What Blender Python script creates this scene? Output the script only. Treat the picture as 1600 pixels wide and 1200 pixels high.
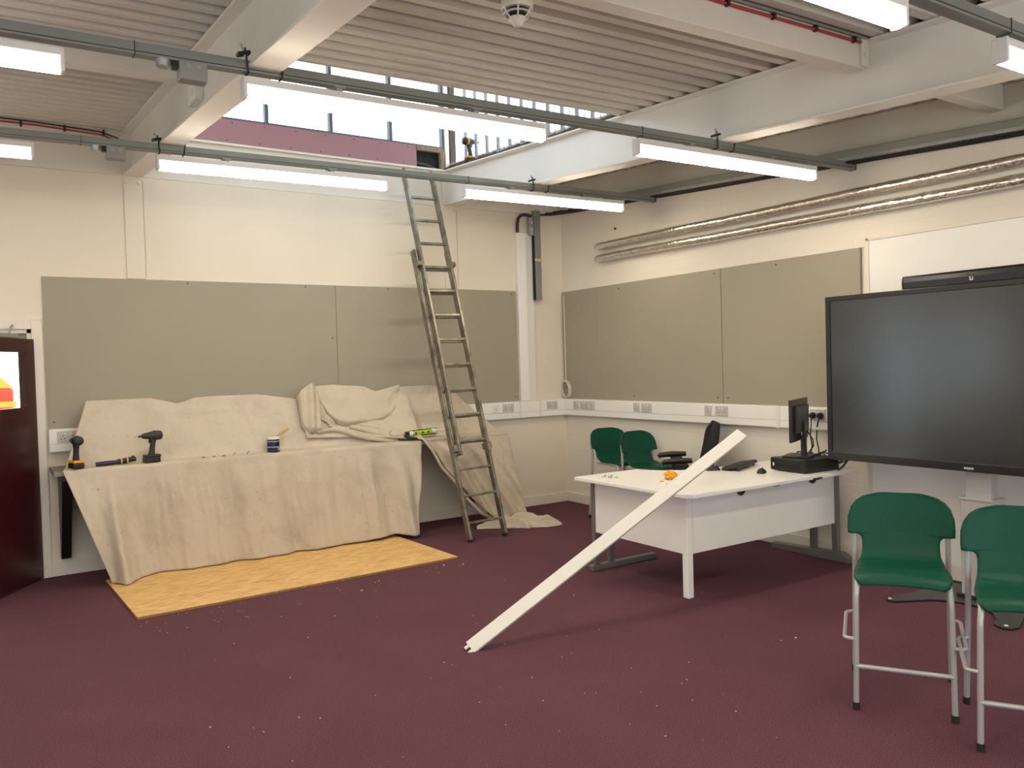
import bpy, math, random
from mathutils import Vector, Matrix, noise
random.seed(7)
for o in list(bpy.data.objects): bpy.data.objects.remove(o)
SC = bpy.context.scene
COL = SC.collection

# ------------------------------------------------------------------ camera
# world: origin = floor corner; wall_back is y=0 (x<0), wall_right is x=0 (y<0)
CP = Vector((-5.640, -7.426, 1.600))
CR = Vector((0.83388769, -0.55117809, -0.0288795))
CU = Vector((0.03768994, 0.00466367, 0.9992786))
CF = Vector((0.55064579, 0.83437459, -0.02466284))
FPX = 1257.98
cam_d = bpy.data.cameras.new('camera'); cam = bpy.data.objects.new('camera', cam_d); COL.objects.link(cam)
cam_d.sensor_width = 36; cam_d.lens = FPX / 1600 * 36; cam_d.clip_start = 0.05
cam.matrix_world = Matrix(((CR.x, CU.x, -CF.x, CP.x), (CR.y, CU.y, -CF.y, CP.y), (CR.z, CU.z, -CF.z, CP.z), (0, 0, 0, 1)))
SC.camera = cam

# ------------------------------------------------------------------ light / view
W = bpy.data.worlds.new('sky'); SC.world = W; W.use_nodes = True
bg = W.node_tree.nodes['Background']; bg.inputs[0].default_value = (0.80, 0.91, 1.0, 1); bg.inputs[1].default_value = 3.6
SC.view_settings.view_transform = 'Standard'; SC.view_settings.look = 'None'
SC.view_settings.gamma = 1.0; SC.view_settings.use_curve_mapping = False
SC.view_settings.exposure = 0.07
LED_COL = (1.0, 0.855, 0.64); LED_DOWN = 78.0; LED_SIDE = 5.0

def P(px, py, ax, v):
    """photo pixel -> point on the plane axis=v"""
    d = CR * ((px - 800) / FPX) - CU * ((py - 600) / FPX) + CF
    i = 'xyz'.index(ax); return CP + d * ((v - CP[i]) / d[i])

# ------------------------------------------------------------------ materials
def new_mat(name):
    m = bpy.data.materials.new(name); m.use_nodes = True
    return m, m.node_tree, m.node_tree.nodes['Principled BSDF']
def mat(name, col, rough=0.6, metal=0.0, var=0.0, vscale=8.0, bump=0.0, bscale=60.0, spec=0.5, stretch=None):
    m, t, b = new_mat(name)
    b.inputs['Roughness'].default_value = rough; b.inputs['Metallic'].default_value = metal
    b.inputs['Specular IOR Level'].default_value = spec
    b.inputs['Base Color'].default_value = (*col, 1)
    tc = t.nodes.new('ShaderNodeTexCoord'); src = tc.outputs['Object']
    if stretch:
        mp = t.nodes.new('ShaderNodeMapping'); mp.inputs['Scale'].default_value = stretch
        t.links.new(src, mp.inputs[0]); src = mp.outputs[0]
    if var > 0:
        n = t.nodes.new('ShaderNodeTexNoise'); n.inputs['Scale'].default_value = vscale; n.inputs['Detail'].default_value = 4
        t.links.new(src, n.inputs['Vector'])
        r = t.nodes.new('ShaderNodeValToRGB')
        r.color_ramp.elements[0].position = 0.3; r.color_ramp.elements[1].position = 0.7
        r.color_ramp.elements[0].color = (*[c * (1 - var) for c in col], 1)
        r.color_ramp.elements[1].color = (*[min(1, c * (1 + var)) for c in col], 1)
        t.links.new(n.outputs[0], r.inputs[0]); t.links.new(r.outputs[0], b.inputs['Base Color'])
    if bump > 0:
        n2 = t.nodes.new('ShaderNodeTexNoise'); n2.inputs['Scale'].default_value = bscale; n2.inputs['Detail'].default_value = 5
        t.links.new(src, n2.inputs['Vector'])
        bp = t.nodes.new('ShaderNodeBump'); bp.inputs['Strength'].default_value = bump; bp.inputs['Distance'].default_value = 0.01
        t.links.new(n2.outputs[0], bp.inputs['Height']); t.links.new(bp.outputs[0], b.inputs['Normal'])
    return m
def brick_mat(name, col, axis, relief=0.22):
    """painted brickwork: the courses only show as very faint relief under thick paint"""
    m, t, b = new_mat(name)
    b.inputs['Roughness'].default_value = 0.55
    tc = t.nodes.new('ShaderNodeTexCoord'); mp = t.nodes.new('ShaderNodeMapping')
    mp.inputs['Rotation'].default_value = (math.pi / 2, 0, 0) if axis == 'y' else (math.pi / 2, 0, math.pi / 2)
    if axis == 'y': mp.inputs['Rotation'].default_value = (-math.pi / 2, 0, 0)
    sx = t.nodes.new('ShaderNodeSeparateXYZ'); cx = t.nodes.new('ShaderNodeCombineXYZ')
    t.links.new(tc.outputs['Object'], sx.inputs[0])
    t.links.new(sx.outputs['X' if axis == 'y' else 'Y'], cx.inputs[0]); t.links.new(sx.outputs['Z'], cx.inputs[1])
    br = t.nodes.new('ShaderNodeTexBrick'); br.inputs['Scale'].default_value = 1.0
    br.inputs['Brick Width'].default_value = 0.225; br.inputs['Row Height'].default_value = 0.075
    br.inputs['Mortar Size'].default_value = 0.006; br.inputs['Mortar Smooth'].default_value = 0.6
    br.inputs['Color1'].default_value = (1, 1, 1, 1); br.inputs['Color2'].default_value = (0.93, 0.93, 0.93, 1); br.inputs['Mortar'].default_value = (0.45, 0.45, 0.45, 1)
    t.links.new(cx.outputs[0], br.inputs['Vector'])
    n = t.nodes.new('ShaderNodeTexNoise'); n.inputs['Scale'].default_value = 25; n.inputs['Detail'].default_value = 6
    t.links.new(tc.outputs['Object'], n.inputs['Vector'])
    mx = t.nodes.new('ShaderNodeMath'); mx.operation = 'MULTIPLY_ADD'; mx.inputs[1].default_value = 0.25
    t.links.new(n.outputs[0], mx.inputs[0]); t.links.new(br.outputs['Color'], mx.inputs[2])
    bp = t.nodes.new('ShaderNodeBump'); bp.inputs['Strength'].default_value = relief; bp.inputs['Distance'].default_value = 0.006
    t.links.new(mx.outputs[0], bp.inputs['Height']); t.links.new(bp.outputs[0], b.inputs['Normal'])
    n3 = t.nodes.new('ShaderNodeTexNoise'); n3.inputs['Scale'].default_value = 1.3; n3.inputs['Detail'].default_value = 5
    t.links.new(tc.outputs['Object'], n3.inputs['Vector'])
    r = t.nodes.new('ShaderNodeValToRGB')
    r.color_ramp.elements[0].position = 0.35; r.color_ramp.elements[1].position = 0.65
    r.color_ramp.elements[0].color = (*[c * 0.96 for c in col], 1); r.color_ramp.elements[1].color = (*col, 1)
    t.links.new(n3.outputs[0], r.inputs[0]); t.links.new(r.outputs[0], b.inputs['Base Color'])
    return m
def emit_mat(name, col, s):
    m, t, b = new_mat(name); t.nodes.remove(b)
    e = t.nodes.new('ShaderNodeEmission'); e.inputs[0].default_value = (*col, 1); e.inputs[1].default_value = s
    t.links.new(e.outputs[0], t.nodes['Material Output'].inputs[0]); return m
def glass_mat(name, tint=(1, 1, 1), gl=0.06):
    m, t, b = new_mat(name); t.nodes.remove(b)
    a = t.nodes.new('ShaderNodeBsdfTransparent'); a.inputs[0].default_value = (*tint, 1)
    g = t.nodes.new('ShaderNodeBsdfGlossy'); g.inputs['Roughness'].default_value = 0.05
    x = t.nodes.new('ShaderNodeMixShader'); x.inputs[0].default_value = gl
    t.links.new(a.outputs[0], x.inputs[1]); t.links.new(g.outputs[0], x.inputs[2])
    t.links.new(x.outputs[0], t.nodes['Material Output'].inputs[0]); return m
def carpet_mat():
    m, t, b = new_mat('purple_carpet'); b.inputs['Roughness'].default_value = 0.95; b.inputs['Specular IOR Level'].default_value = 0.12
    tc = t.nodes.new('ShaderNodeTexCoord')
    n = t.nodes.new('ShaderNodeTexNoise'); n.inputs['Scale'].default_value = 210; n.inputs['Detail'].default_value = 3
    n2 = t.nodes.new('ShaderNodeTexNoise'); n2.inputs['Scale'].default_value = 2.0; n2.inputs['Detail'].default_value = 4
    for q in (n, n2): t.links.new(tc.outputs['Object'], q.inputs['Vector'])
    r = t.nodes.new('ShaderNodeValToRGB'); e = r.color_ramp.elements
    e[0].position = 0.33; e[0].color = (0.082, 0.033, 0.045, 1); e[1].position = 0.66; e[1].color = (0.185, 0.080, 0.105, 1)
    mid = r.color_ramp.elements.new(0.5); mid.color = (0.116, 0.048, 0.065, 1)
    hi = r.color_ramp.elements.new(0.76); hi.color = (0.26, 0.15, 0.17, 1)
    t.links.new(n.outputs[0], r.inputs[0])
    mx = t.nodes.new('ShaderNodeMix'); mx.data_type = 'RGBA'; mx.blend_type = 'MULTIPLY'; mx.inputs[0].default_value = 0.35
    r2 = t.nodes.new('ShaderNodeValToRGB'); r2.color_ramp.elements[0].color = (0.7, 0.7, 0.7, 1); r2.color_ramp.elements[0].position = .3; r2.color_ramp.elements[1].position = .7
    t.links.new(n2.outputs[0], r2.inputs[0]); t.links.new(r.outputs[0], mx.inputs[6]); t.links.new(r2.outputs[0], mx.inputs[7])
    t.links.new(mx.outputs[2], b.inputs['Base Color'])
    bp = t.nodes.new('ShaderNodeBump'); bp.inputs['Strength'].default_value = 0.6; bp.inputs['Distance'].default_value = 0.004
    t.links.new(n.outputs[0], bp.inputs['Height']); t.links.new(bp.outputs[0], b.inputs['Normal'])
    return m
def osb_mat():
    m, t, b = new_mat('strand_board'); b.inputs['Roughness'].default_value = 0.6
    tc = t.nodes.new('ShaderNodeTexCoord'); out = []
    for rot, sc in ((0.15, (9, 48, 9)), (0.7, (10, 45, 9)), (-0.5, (9, 50, 9))):
        mr = t.nodes.new('ShaderNodeMapping'); mr.inputs['Rotation'].default_value = (0, 0, rot)
        mp = t.nodes.new('ShaderNodeMapping'); mp.inputs['Scale'].default_value = sc
        v = t.nodes.new('ShaderNodeTexVoronoi'); v.inputs['Scale'].default_value = 1.0
        t.links.new(tc.outputs['Object'], mr.inputs[0]); t.links.new(mr.outputs[0], mp.inputs[0]); t.links.new(mp.outputs[0], v.inputs['Vector'])
        out.append(v.outputs['Color'])
    m1 = t.nodes.new('ShaderNodeMix'); m1.data_type = 'RGBA'; m1.inputs[0].default_value = 0.5
    m2 = t.nodes.new('ShaderNodeMix'); m2.data_type = 'RGBA'; m2.inputs[0].default_value = 0.4
    t.links.new(out[0], m1.inputs[6]); t.links.new(out[1], m1.inputs[7]); t.links.new(m1.outputs[2], m2.inputs[6]); t.links.new(out[2], m2.inputs[7])
    r = t.nodes.new('ShaderNodeValToRGB'); e = r.color_ramp.elements
    e[0].position = 0.18; e[0].color = (0.50, 0.29, 0.09, 1); e[1].position = 0.80; e[1].color = (0.78, 0.53, 0.235, 1)
    mid = r.color_ramp.elements.new(0.42); mid.color = (0.68, 0.42, 0.155, 1)
    t.links.new(m2.outputs[2], r.inputs[0]); t.links.new(r.outputs[0], b.inputs['Base Color'])
    return m
def cloth_mat(name, col, stain):
    m, t, b = new_mat(name); b.inputs['Roughness'].default_value = 0.9; b.inputs['Specular IOR Level'].default_value = 0.15
    tc = t.nodes.new('ShaderNodeTexCoord')
    n = t.nodes.new('ShaderNodeTexNoise'); n.inputs['Scale'].default_value = 3.2; n.inputs['Detail'].default_value = 7; n.inputs['Roughness'].default_value = 0.65
    t.links.new(tc.outputs['Object'], n.inputs['Vector'])
    r = t.nodes.new('ShaderNodeValToRGB'); e = r.color_ramp.elements
    e[0].position = 0.30; e[0].color = (*[c * stain for c in col], 1); e[1].position = 0.52; e[1].color = (*col, 1)
    t.links.new(n.outputs[0], r.inputs[0])
    n2 = t.nodes.new('ShaderNodeTexNoise'); n2.inputs['Scale'].default_value = 28; n2.inputs['Detail'].default_value = 6; n2.inputs['Roughness'].default_value = 0.7
    t.links.new(tc.outputs['Object'], n2.inputs['Vector'])
    r2 = t.nodes.new('ShaderNodeValToRGB'); r2.color_ramp.elements[0].position = 0.28; r2.color_ramp.elements[0].color = (0.55, 0.52, 0.48, 1); r2.color_ramp.elements[1].position = 0.40
    t.links.new(n2.outputs[0], r2.inputs[0])
    mx = t.nodes.new('ShaderNodeMix'); mx.data_type = 'RGBA'; mx.blend_type = 'MULTIPLY'; mx.inputs[0].default_value = 0.7
    t.links.new(r.outputs[0], mx.inputs[6]); t.links.new(r2.outputs[0], mx.inputs[7]); t.links.new(mx.outputs[2], b.inputs['Base Color'])
    w = t.nodes.new('ShaderNodeTexNoise'); w.inputs['Scale'].default_value = 40; w.inputs['Detail'].default_value = 4
    t.links.new(tc.outputs['Object'], w.inputs['Vector'])
    bp = t.nodes.new('ShaderNodeBump'); bp.inputs['Strength'].default_value = 0.12; bp.inputs['Distance'].default_value = 0.006
    t.links.new(w.outputs[0], bp.inputs['Height']); t.links.new(bp.outputs[0], b.inputs['Normal'])
    return m
def ladder_mat():
    m, t, b = new_mat('worn_aluminium'); b.inputs['Metallic'].default_value = 0.75; b.inputs['Roughness'].default_value = 0.42
    tc = t.nodes.new('ShaderNodeTexCoord')
    n = t.nodes.new('ShaderNodeTexNoise'); n.inputs['Scale'].default_value = 7; n.inputs['Detail'].default_value = 7; n.inputs['Roughness'].default_value = .7
    t.links.new(tc.outputs['Object'], n.inputs['Vector'])
    r = t.nodes.new('ShaderNodeValToRGB'); e = r.color_ramp.elements
    e[0].position = 0.3; e[0].color = (0.10, 0.088, 0.062, 1); e[1].position = 0.6; e[1].color = (0.34, 0.32, 0.26, 1)
    g = r.color_ramp.elements.new(0.70); g.color = (0.06, 0.20, 0.12, 1)
    h = r.color_ramp.elements.new(0.66); h.color = (0.30, 0.30, 0.25, 1)
    t.links.new(n.outputs[0], r.inputs[0]); t.links.new(r.outputs[0], b.inputs['Base Color']); return m

M = {}
M['wall_y'] = brick_mat('painted_brick_back', (0.79, 0.72, 0.60), 'y', 0.07)
M['wall_x'] = brick_mat('painted_brick_right', (0.82, 0.765, 0.665), 'x')
M['plaster'] = mat('painted_plaster', (0.80, 0.755, 0.68), 0.6, var=0.02, vscale=2)
M['carpet'] = carpet_mat()
M['deck'] = mat('painted_deck', (0.63, 0.605, 0.545), 0.5, var=0.04, vscale=2)
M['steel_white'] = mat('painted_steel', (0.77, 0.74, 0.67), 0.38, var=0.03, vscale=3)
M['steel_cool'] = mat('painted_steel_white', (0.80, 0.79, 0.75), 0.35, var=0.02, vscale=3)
M['track'] = mat('galvanised_track', (0.26, 0.275, 0.25), 0.45, 0.35, var=0.06, vscale=6)
M['box_grey'] = mat('grey_enclosure', (0.30, 0.295, 0.27), 0.5)
M['strip'] = mat('off_white_upvc', (0.70, 0.69, 0.65), 0.35)
M['galv'] = mat('galvanised_steel', (0.40, 0.41, 0.40), 0.4, 0.6, var=0.1, vscale=10)
M['dark_metal'] = mat('dark_metal', (0.04, 0.04, 0.038), 0.45, 0.5)
M['black'] = mat('black_plastic', (0.010, 0.010, 0.011), 0.42)
M['black_soft'] = mat('black_fabric', (0.012, 0.012, 0.013), 0.85, bump=0.2, bscale=200)
def led_mat():
    # opal diffuser over a downward LED strip: brightest straight down, dimmer out of its sides
    m = emit_mat('led_diffuser', LED_COL, 1.0); t = m.node_tree; e = [n for n in t.nodes if n.type == 'EMISSION'][0]
    ge = t.nodes.new('ShaderNodeNewGeometry'); sp = t.nodes.new('ShaderNodeSeparateXYZ'); t.links.new(ge.outputs['True Normal'], sp.inputs[0])
    mr = t.nodes.new('ShaderNodeMapRange'); mr.inputs['From Min'].default_value = 0.0; mr.inputs['From Max'].default_value = 1.0
    mr.inputs['To Min'].default_value = LED_SIDE; mr.inputs['To Max'].default_value = LED_DOWN
    mn = t.nodes.new('ShaderNodeMath'); mn.operation = 'MINIMUM'; mn.inputs[1].default_value = 0.0; t.links.new(sp.outputs['Z'], mn.inputs[0])
    pw = t.nodes.new('ShaderNodeMath'); pw.operation = 'MULTIPLY'; t.links.new(mn.outputs[0], pw.inputs[0]); t.links.new(mn.outputs[0], pw.inputs[1])
    t.links.new(pw.outputs[0], mr.inputs['Value']); t.links.new(mr.outputs[0], e.inputs['Strength']); return m
M['led'] = led_mat()
M['white_pl'] = mat('white_plastic', (0.78, 0.765, 0.73), 0.35)
M['white_gl'] = mat('white_laminate', (0.87, 0.855, 0.82), 0.30, var=0.01)
M['grey_pl'] = mat('grey_plate', (0.55, 0.54, 0.51), 0.4)
M['board'] = mat('grey_board', (0.345, 0.315, 0.245), 0.62, var=0.03, vscale=1.2, bump=0.04, bscale=150)
M['screw'] = mat('screw_head', (0.05, 0.045, 0.04), 0.4, 0.6)
M['glass'] = glass_mat('window_glass')
M['purple'] = mat('pink_plasterboard', (0.36, 0.195, 0.215), 0.75, var=0.03, vscale=3)
M['timber'] = mat('rough_timber', (0.24, 0.165, 0.10), 0.75, var=0.25, vscale=6, stretch=(6, 6, 1))
M['timber_dark'] = mat('dark_timber', (0.085, 0.055, 0.035), 0.75, var=0.3, vscale=6, stretch=(6, 6, 1))
M['bar_grey'] = mat('glazing_bar', (0.30, 0.31, 0.32), 0.5)
M['mullion'] = mat('window_mullion', (0.10, 0.11, 0.14), 0.5)
M['void'] = mat('dark_void', (0.012, 0.012, 0.013), 0.8, var=0.5, vscale=12)
M['cladding'] = mat('pale_cladding', (0.55, 0.66, 0.78), 0.6)
M['red'] = mat('red_conduit', (0.42, 0.025, 0.03), 0.4)
M['pale_tube'] = mat('grey_green_conduit', (0.22, 0.24, 0.19), 0.45)
M['cable'] = mat('black_cable', (0.012, 0.012, 0.012), 0.5)
M['cable_w'] = mat('white_cable', (0.66, 0.62, 0.54), 0.5)
M['cable_p'] = mat('purple_cable', (0.05, 0.02, 0.045), 0.5)
def foil_mat():
    m = mat('pipe_foil', (0.74, 0.71, 0.65), 0.22, 0.95, var=0.12, vscale=20, bump=0.9, bscale=22); return m
M['foil'] = foil_mat()
M['cloth1'] = cloth_mat('dust_sheet_canvas', (0.57, 0.495, 0.40), 0.84)
M['cloth2'] = cloth_mat('dust_sheet_linen', (0.56, 0.485, 0.385), 0.86)
M['osb'] = osb_mat()
M['osb_edge'] = mat('strand_board_edge', (0.34, 0.18, 0.06), 0.7, var=0.2, vscale=40)
M['worktop'] = mat('grey_worktop', (0.22, 0.21, 0.19), 0.5)
M['ladder'] = ladder_mat()
M['green'] = mat('green_polypropylene', (0.002, 0.064, 0.037), 0.45, var=0.03, vscale=4, bump=0.05, bscale=300, spec=0.22)
M['chair_tube'] = mat('silver_tube', (0.47, 0.47, 0.46), 0.38, 0.35)
M['rubber'] = mat('black_rubber', (0.014, 0.011, 0.010), 0.7)
M['screen'] = mat('matt_glass_screen', (0.017, 0.019, 0.018), 0.20, spec=1.0)
M['bezel'] = mat('black_bezel', (0.010, 0.010, 0.010), 0.28)
M['badge'] = mat('silver_badge', (0.75, 0.75, 0.74), 0.3)
M['dim'] = mat('dim_lettering', (0.13, 0.13, 0.10), 0.5)
M['stand'] = mat('silver_column', (0.50, 0.485, 0.465), 0.35, 0.2)
M['plate'] = mat('graphite_base_plate', (0.045, 0.043, 0.040), 0.35, 0.5)
M['leg_grey'] = mat('grey_desk_leg', (0.19, 0.185, 0.175), 0.4, 0.4)
M['yellow'] = mat('yellow_plastic', (0.75, 0.36, 0.015), 0.45)
M['tool_dark'] = mat('tool_body', (0.020, 0.026, 0.022), 0.5)
M['navy'] = mat('navy_label', (0.012, 0.016, 0.06), 0.4)
M['brush_wood'] = mat('brush_handle', (0.55, 0.36, 0.14), 0.5)
M['lime'] = mat('lime_label', (0.42, 0.58, 0.03), 0.4)
M['orange'] = mat('orange_foam', (0.80, 0.36, 0.02), 0.7, var=0.25, vscale=60)
M['wire_blue'] = mat('wire_offcut', (0.12, 0.20, 0.24), 0.5)
M['door'] = mat('maroon_gloss', (0.046, 0.006, 0.008), 0.28, var=0.1, vscale=3)
M['frame_w'] = mat('white_gloss_trim', (0.78, 0.72, 0.63), 0.35)
M['barrier'] = mat('barrier_red', (0.85, 0.06, 0.03), 0.5)
M['barrier_o'] = mat('barrier_orange', (0.95, 0.45, 0.05), 0.5)
M['concrete'] = mat('pale_concrete', (0.6, 0.6, 0.58), 0.8, var=0.1)
M['grey_block'] = mat('grey_cladding', (0.42, 0.45, 0.46), 0.7)
M['debris'] = mat('plaster_crumbs', (0.75, 0.72, 0.66), 0.8)
M['detector'] = mat('detector_plastic', (0.66, 0.64, 0.55), 0.4)
M['yellow_tag'] = mat('yellow_label', (0.72, 0.50, 0.16), 0.5)

# ------------------------------------------------------------------ mesh helpers
class G:
    def __init__(s): s.v = []; s.f = []
    def box(s, x0, x1, y0, y1, z0, z1):
        return s.hexa([(x0, y0, z0), (x1, y0, z0), (x1, y1, z0), (x0, y1, z0), (x0, y0, z1), (x1, y0, z1), (x1, y1, z1), (x0, y1, z1)])
    def hexa(s, p):
        b = len(s.v); s.v += [tuple(q) for q in p]
        s.f += [tuple(b + i for i in q) for q in ((3, 2, 1, 0), (4, 5, 6, 7), (0, 1, 5, 4), (1, 2, 6, 5), (2, 3, 7, 6), (3, 0, 4, 7))]
        return s
    def obox(s, c, ax, ay, az, hx, hy, hz):
        c = Vector(c); ax, ay, az = [Vector(q).normalized() for q in (ax, ay, az)]
        return s.hexa([c + ax * (i * hx) + ay * (j * hy) + az * (k * hz) for k in (-1, 1) for i, j in ((-1, -1), (1, -1), (1, 1), (-1, 1))])
    def tube(s, pts, r, n=10, closed=False, cap=True):
        pts = [Vector(p) for p in pts]; m = len(pts)
        rr = r if isinstance(r, (list, tuple)) else [r] * m
        T = []
        for i in range(m):
            a = pts[i - 1] if (i > 0 or closed) else pts[i]; c = pts[(i + 1) % m] if (i < m - 1 or closed) else pts[i]
            T.append((c - a).normalized())
        up = Vector((0, 0, 1)) if abs(T[0].z) < 0.9 else Vector((1, 0, 0))
        N = (up - T[0] * up.dot(T[0])).normalized(); b0 = len(s.v)
        for i in range(m):
            if i: N = (N - T[i] * N.dot(T[i])).normalized()
            B = T[i].cross(N)
            for k in range(n):
                a = 2 * math.pi * k / n; s.v.append(tuple(pts[i] + (N * math.cos(a) + B * math.sin(a)) * rr[i]))
        for i in range(m if closed else m - 1):
            j = (i + 1) % m
            for k in range(n):
                l = (k + 1) % n; s.f.append((b0 + i * n + k, b0 + i * n + l, b0 + j * n + l, b0 + j * n + k))
        if cap and not closed:
            s.f.append(tuple(b0 + k for k in reversed(range(n)))); s.f.append(tuple(b0 + (m - 1) * n + k for k in range(n)))
        return s
    def cyl(s, p0, p1, r0, r1=None, n=16): return s.tube([p0, p1], [r0, r0 if r1 is None else r1], n)
    def lathe(s, prof, c, ax=(0, 0, 1), n=24):
        c = Vector(c); ax = Vector(ax).normalized(); up = Vector((1, 0, 0)) if abs(ax.x) < 0.9 else Vector((0, 1, 0))
        u = (up - ax * up.dot(ax)).normalized(); w = ax.cross(u); b = len(s.v); m = len(prof)
        for r, z in prof:
            for k in range(n):
                a = 2 * math.pi * k / n; s.v.append(tuple(c + ax * z + (u * math.cos(a) + w * math.sin(a)) * max(r, 1e-4)))
        for i in range(m - 1):
            for k in range(n):
                l = (k + 1) % n; s.f.append((b + i * n + k, b + i * n + l, b + (i + 1) * n + l, b + (i + 1) * n + k))
        s.f.append(tuple(b + k for k in reversed(range(n)))); s.f.append(tuple(b + (m - 1) * n + k for k in range(n)))
        return s
    def prism(s, poly, o, ax, ay, az, d):
        """poly (a,b) in frame ax,ay, extruded by d along az"""
        o, ax, ay, az = [Vector(q) for q in (o, ax, ay, az)]; b = len(s.v); n = len(poly)
        for t in (0, d):
            for a, c in poly: s.v.append(tuple(o + ax * a + ay * c + az * t))
        s.f.append(tuple(b + k for k in reversed(range(n)))); s.f.append(tuple(b + n + k for k in range(n)))
        for k in range(n):
            l = (k + 1) % n; s.f.append((b + k, b + l, b + n + l, b + n + k))
        return s
    def rows(s, R):
        b = len(s.v); n = len(R[0])
        for r in R: s.v += [tuple(p) for p in r]
        for i in range(len(R) - 1):
            for j in range(n - 1): s.f.append((b + i * n + j, b + i * n + j + 1, b + (i + 1) * n + j + 1, b + (i + 1) * n + j))
        return s
    def ibeam(s, p0, p1, w, h, tf, tw, side=(1, 0, 0), web_off=0.0):
        """I section; p0,p1 = bottom centre of each end; depth is vertical"""
        p0, p1, sd = Vector(p0), Vector(p1), Vector(side); up = Vector((0, 0, 1))
        q = [(-w / 2, 0), (w / 2, 0), (w / 2, tf), (tw / 2 + web_off, tf), (tw / 2 + web_off, h - tf), (w / 2, h - tf), (w / 2, h), (-w / 2, h), (-w / 2, h - tf), (-tw / 2 + web_off, h - tf), (-tw / 2 + web_off, tf), (-w / 2, tf)]
        b = len(s.v)
        for p in (p0, p1):
            for a, c in q: s.v.append(tuple(p + sd * a + up * c))
        n = len(q)
        for i0 in (0, n):
            for f in ((0, 1, 2, 3, 10, 11), (3, 4, 9, 10), (4, 5, 6, 7, 8, 9)):
                s.f.append(tuple(b + i0 + k for k in f))
        for k in range(n):
            l = (k + 1) % n; s.f.append((b + k, b + l, b + n + l, b + n + k))
        return s
    def build(s, name, m, parent=None, smooth=None, bevel=0.0, seg=2, solid=0.0, normals=True):
        me = bpy.data.meshes.new(name); me.from_pydata(s.v, [], s.f); me.validate(); me.update()
        if normals:
            import bmesh
            b = bmesh.new(); b.from_mesh(me); bmesh.ops.recalc_face_normals(b, faces=b.faces); b.to_mesh(me); b.free()
        me.materials.append(M[m] if isinstance(m, str) else m)
        if smooth is not None:
            me.shade_smooth()
            if smooth < 170: me.set_sharp_from_angle(angle=math.radians(smooth))
        o = bpy.data.objects.new(name, me); COL.objects.link(o)
        if solid:
            k = o.modifiers.new('thickness', 'SOLIDIFY'); k.thickness = solid; k.offset = 0
        if bevel:
            k = o.modifiers.new('edges', 'BEVEL'); k.width = bevel; k.segments = seg; k.limit_method = 'ANGLE'; k.angle_limit = math.radians(40)
        if parent is not None:
            o.parent = parent
            r = parent
            while r.parent is not None: r = r.parent
            if r.get('world_parts') and parent is r: o.matrix_parent_inverse = Matrix.Translation(-Vector(r.location))
        return o
def thing(name, label, cat, loc=(0, 0, 0), rotz=0.0, group=None, world=True):
    o = bpy.data.objects.new(name, None); COL.objects.link(o); o.location = loc; o.rotation_euler = (0, 0, rotz)
    o.empty_display_size = 0.1
    o['label'] = label; o['category'] = cat
    if group: o['group'] = group
    if world: o['world_parts'] = True
    return o
def struct(o): o['kind'] = 'structure'; return o
def struct_root(name, loc=(0, 0, 0)):
    o = bpy.data.objects.new(name, None); COL.objects.link(o); o.location = loc; o['kind'] = 'structure'; o['world_parts'] = True; return o
def tag(o, label, cat, group=None, kind=None):
    o['label'] = label; o['category'] = cat
    if group: o['group'] = group
    if kind: o['kind'] = kind
    return o
def copy_tree(o, parent=None):
    c = o.copy(); COL.objects.link(c); c.parent = parent
    for ch in list(o.children): copy_tree(ch, c)
    return c
def lerp(a, b, t): return a + (b - a) * t
def interp(x, tab):
    if x <= tab[0][0]: return tab[0][1]
    for (a, u), (b, w) in zip(tab, tab[1:]):
        if x <= b:
            t = (x - a) / (b - a); return lerp(u, w, t)
    return tab[-1][1]
def smooth01(t): t = max(0, min(1, t)); return t * t * (3 - 2 * t)
def arc(c, u, w, r, a0, a1, n): return [Vector(c) + (Vector(u) * math.cos(lerp(a0, a1, i / n)) + Vector(w) * math.sin(lerp(a0, a1, i / n))) * r for i in range(n + 1)]

X0, Y0 = -8.8, -10.4          # room extents beyond the frame
XL, XR = -4.508, -1.464       # centre lines of the two roof beams
def zbot(x, y):               # underside of roof beams (roof falls towards the camera)
    zl = 3.27 + 0.080 * y; zr = 3.28 + 0.067 * y
    return lerp(zl, zr, (x - XL) / (XR - XL)) if x < XR else zr
BH = 0.36
def ztop(x, y): return zbot(x, y) + BH

# ================================================================== SHELL
g = G().box(X0 - .2, 0.3, Y0 - .2, 0.2, -0.12, 0.0); struct(g.build('floor', 'carpet'))
# back wall with door opening x -6.15..-5.29
DX0, DX1, DZ = -6.15, -5.29, 1.985
GX0, GX1 = -8.60, -7.05         # glazed screen beyond the door
g = G().box(DX1, 0.0, 0.0, 0.22, 0, 3.27).box(DX0, DX1, 0.0, 0.22, DZ, 3.27).box(X0, GX0, 0, 0.22, 0, 3.27).box(GX1, DX0, 0, 0.22, 0, 3.27).box(GX0, GX1, 0, .22, 0, .1).box(GX0, GX1, 0, .22, 2.5, 3.27)
g.box(X0, XL, 0.16, 0.22, 3.27, 3.75); g.box(XR, 0, 0.16, 0.22, 3.27, 3.75)
struct(g.build('wall_back', 'wall_y'))
g = G().box(0, 0.22, Y0, 0.22, 0, 3.75); struct(g.build('wall_right', 'wall_x'))
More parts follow.
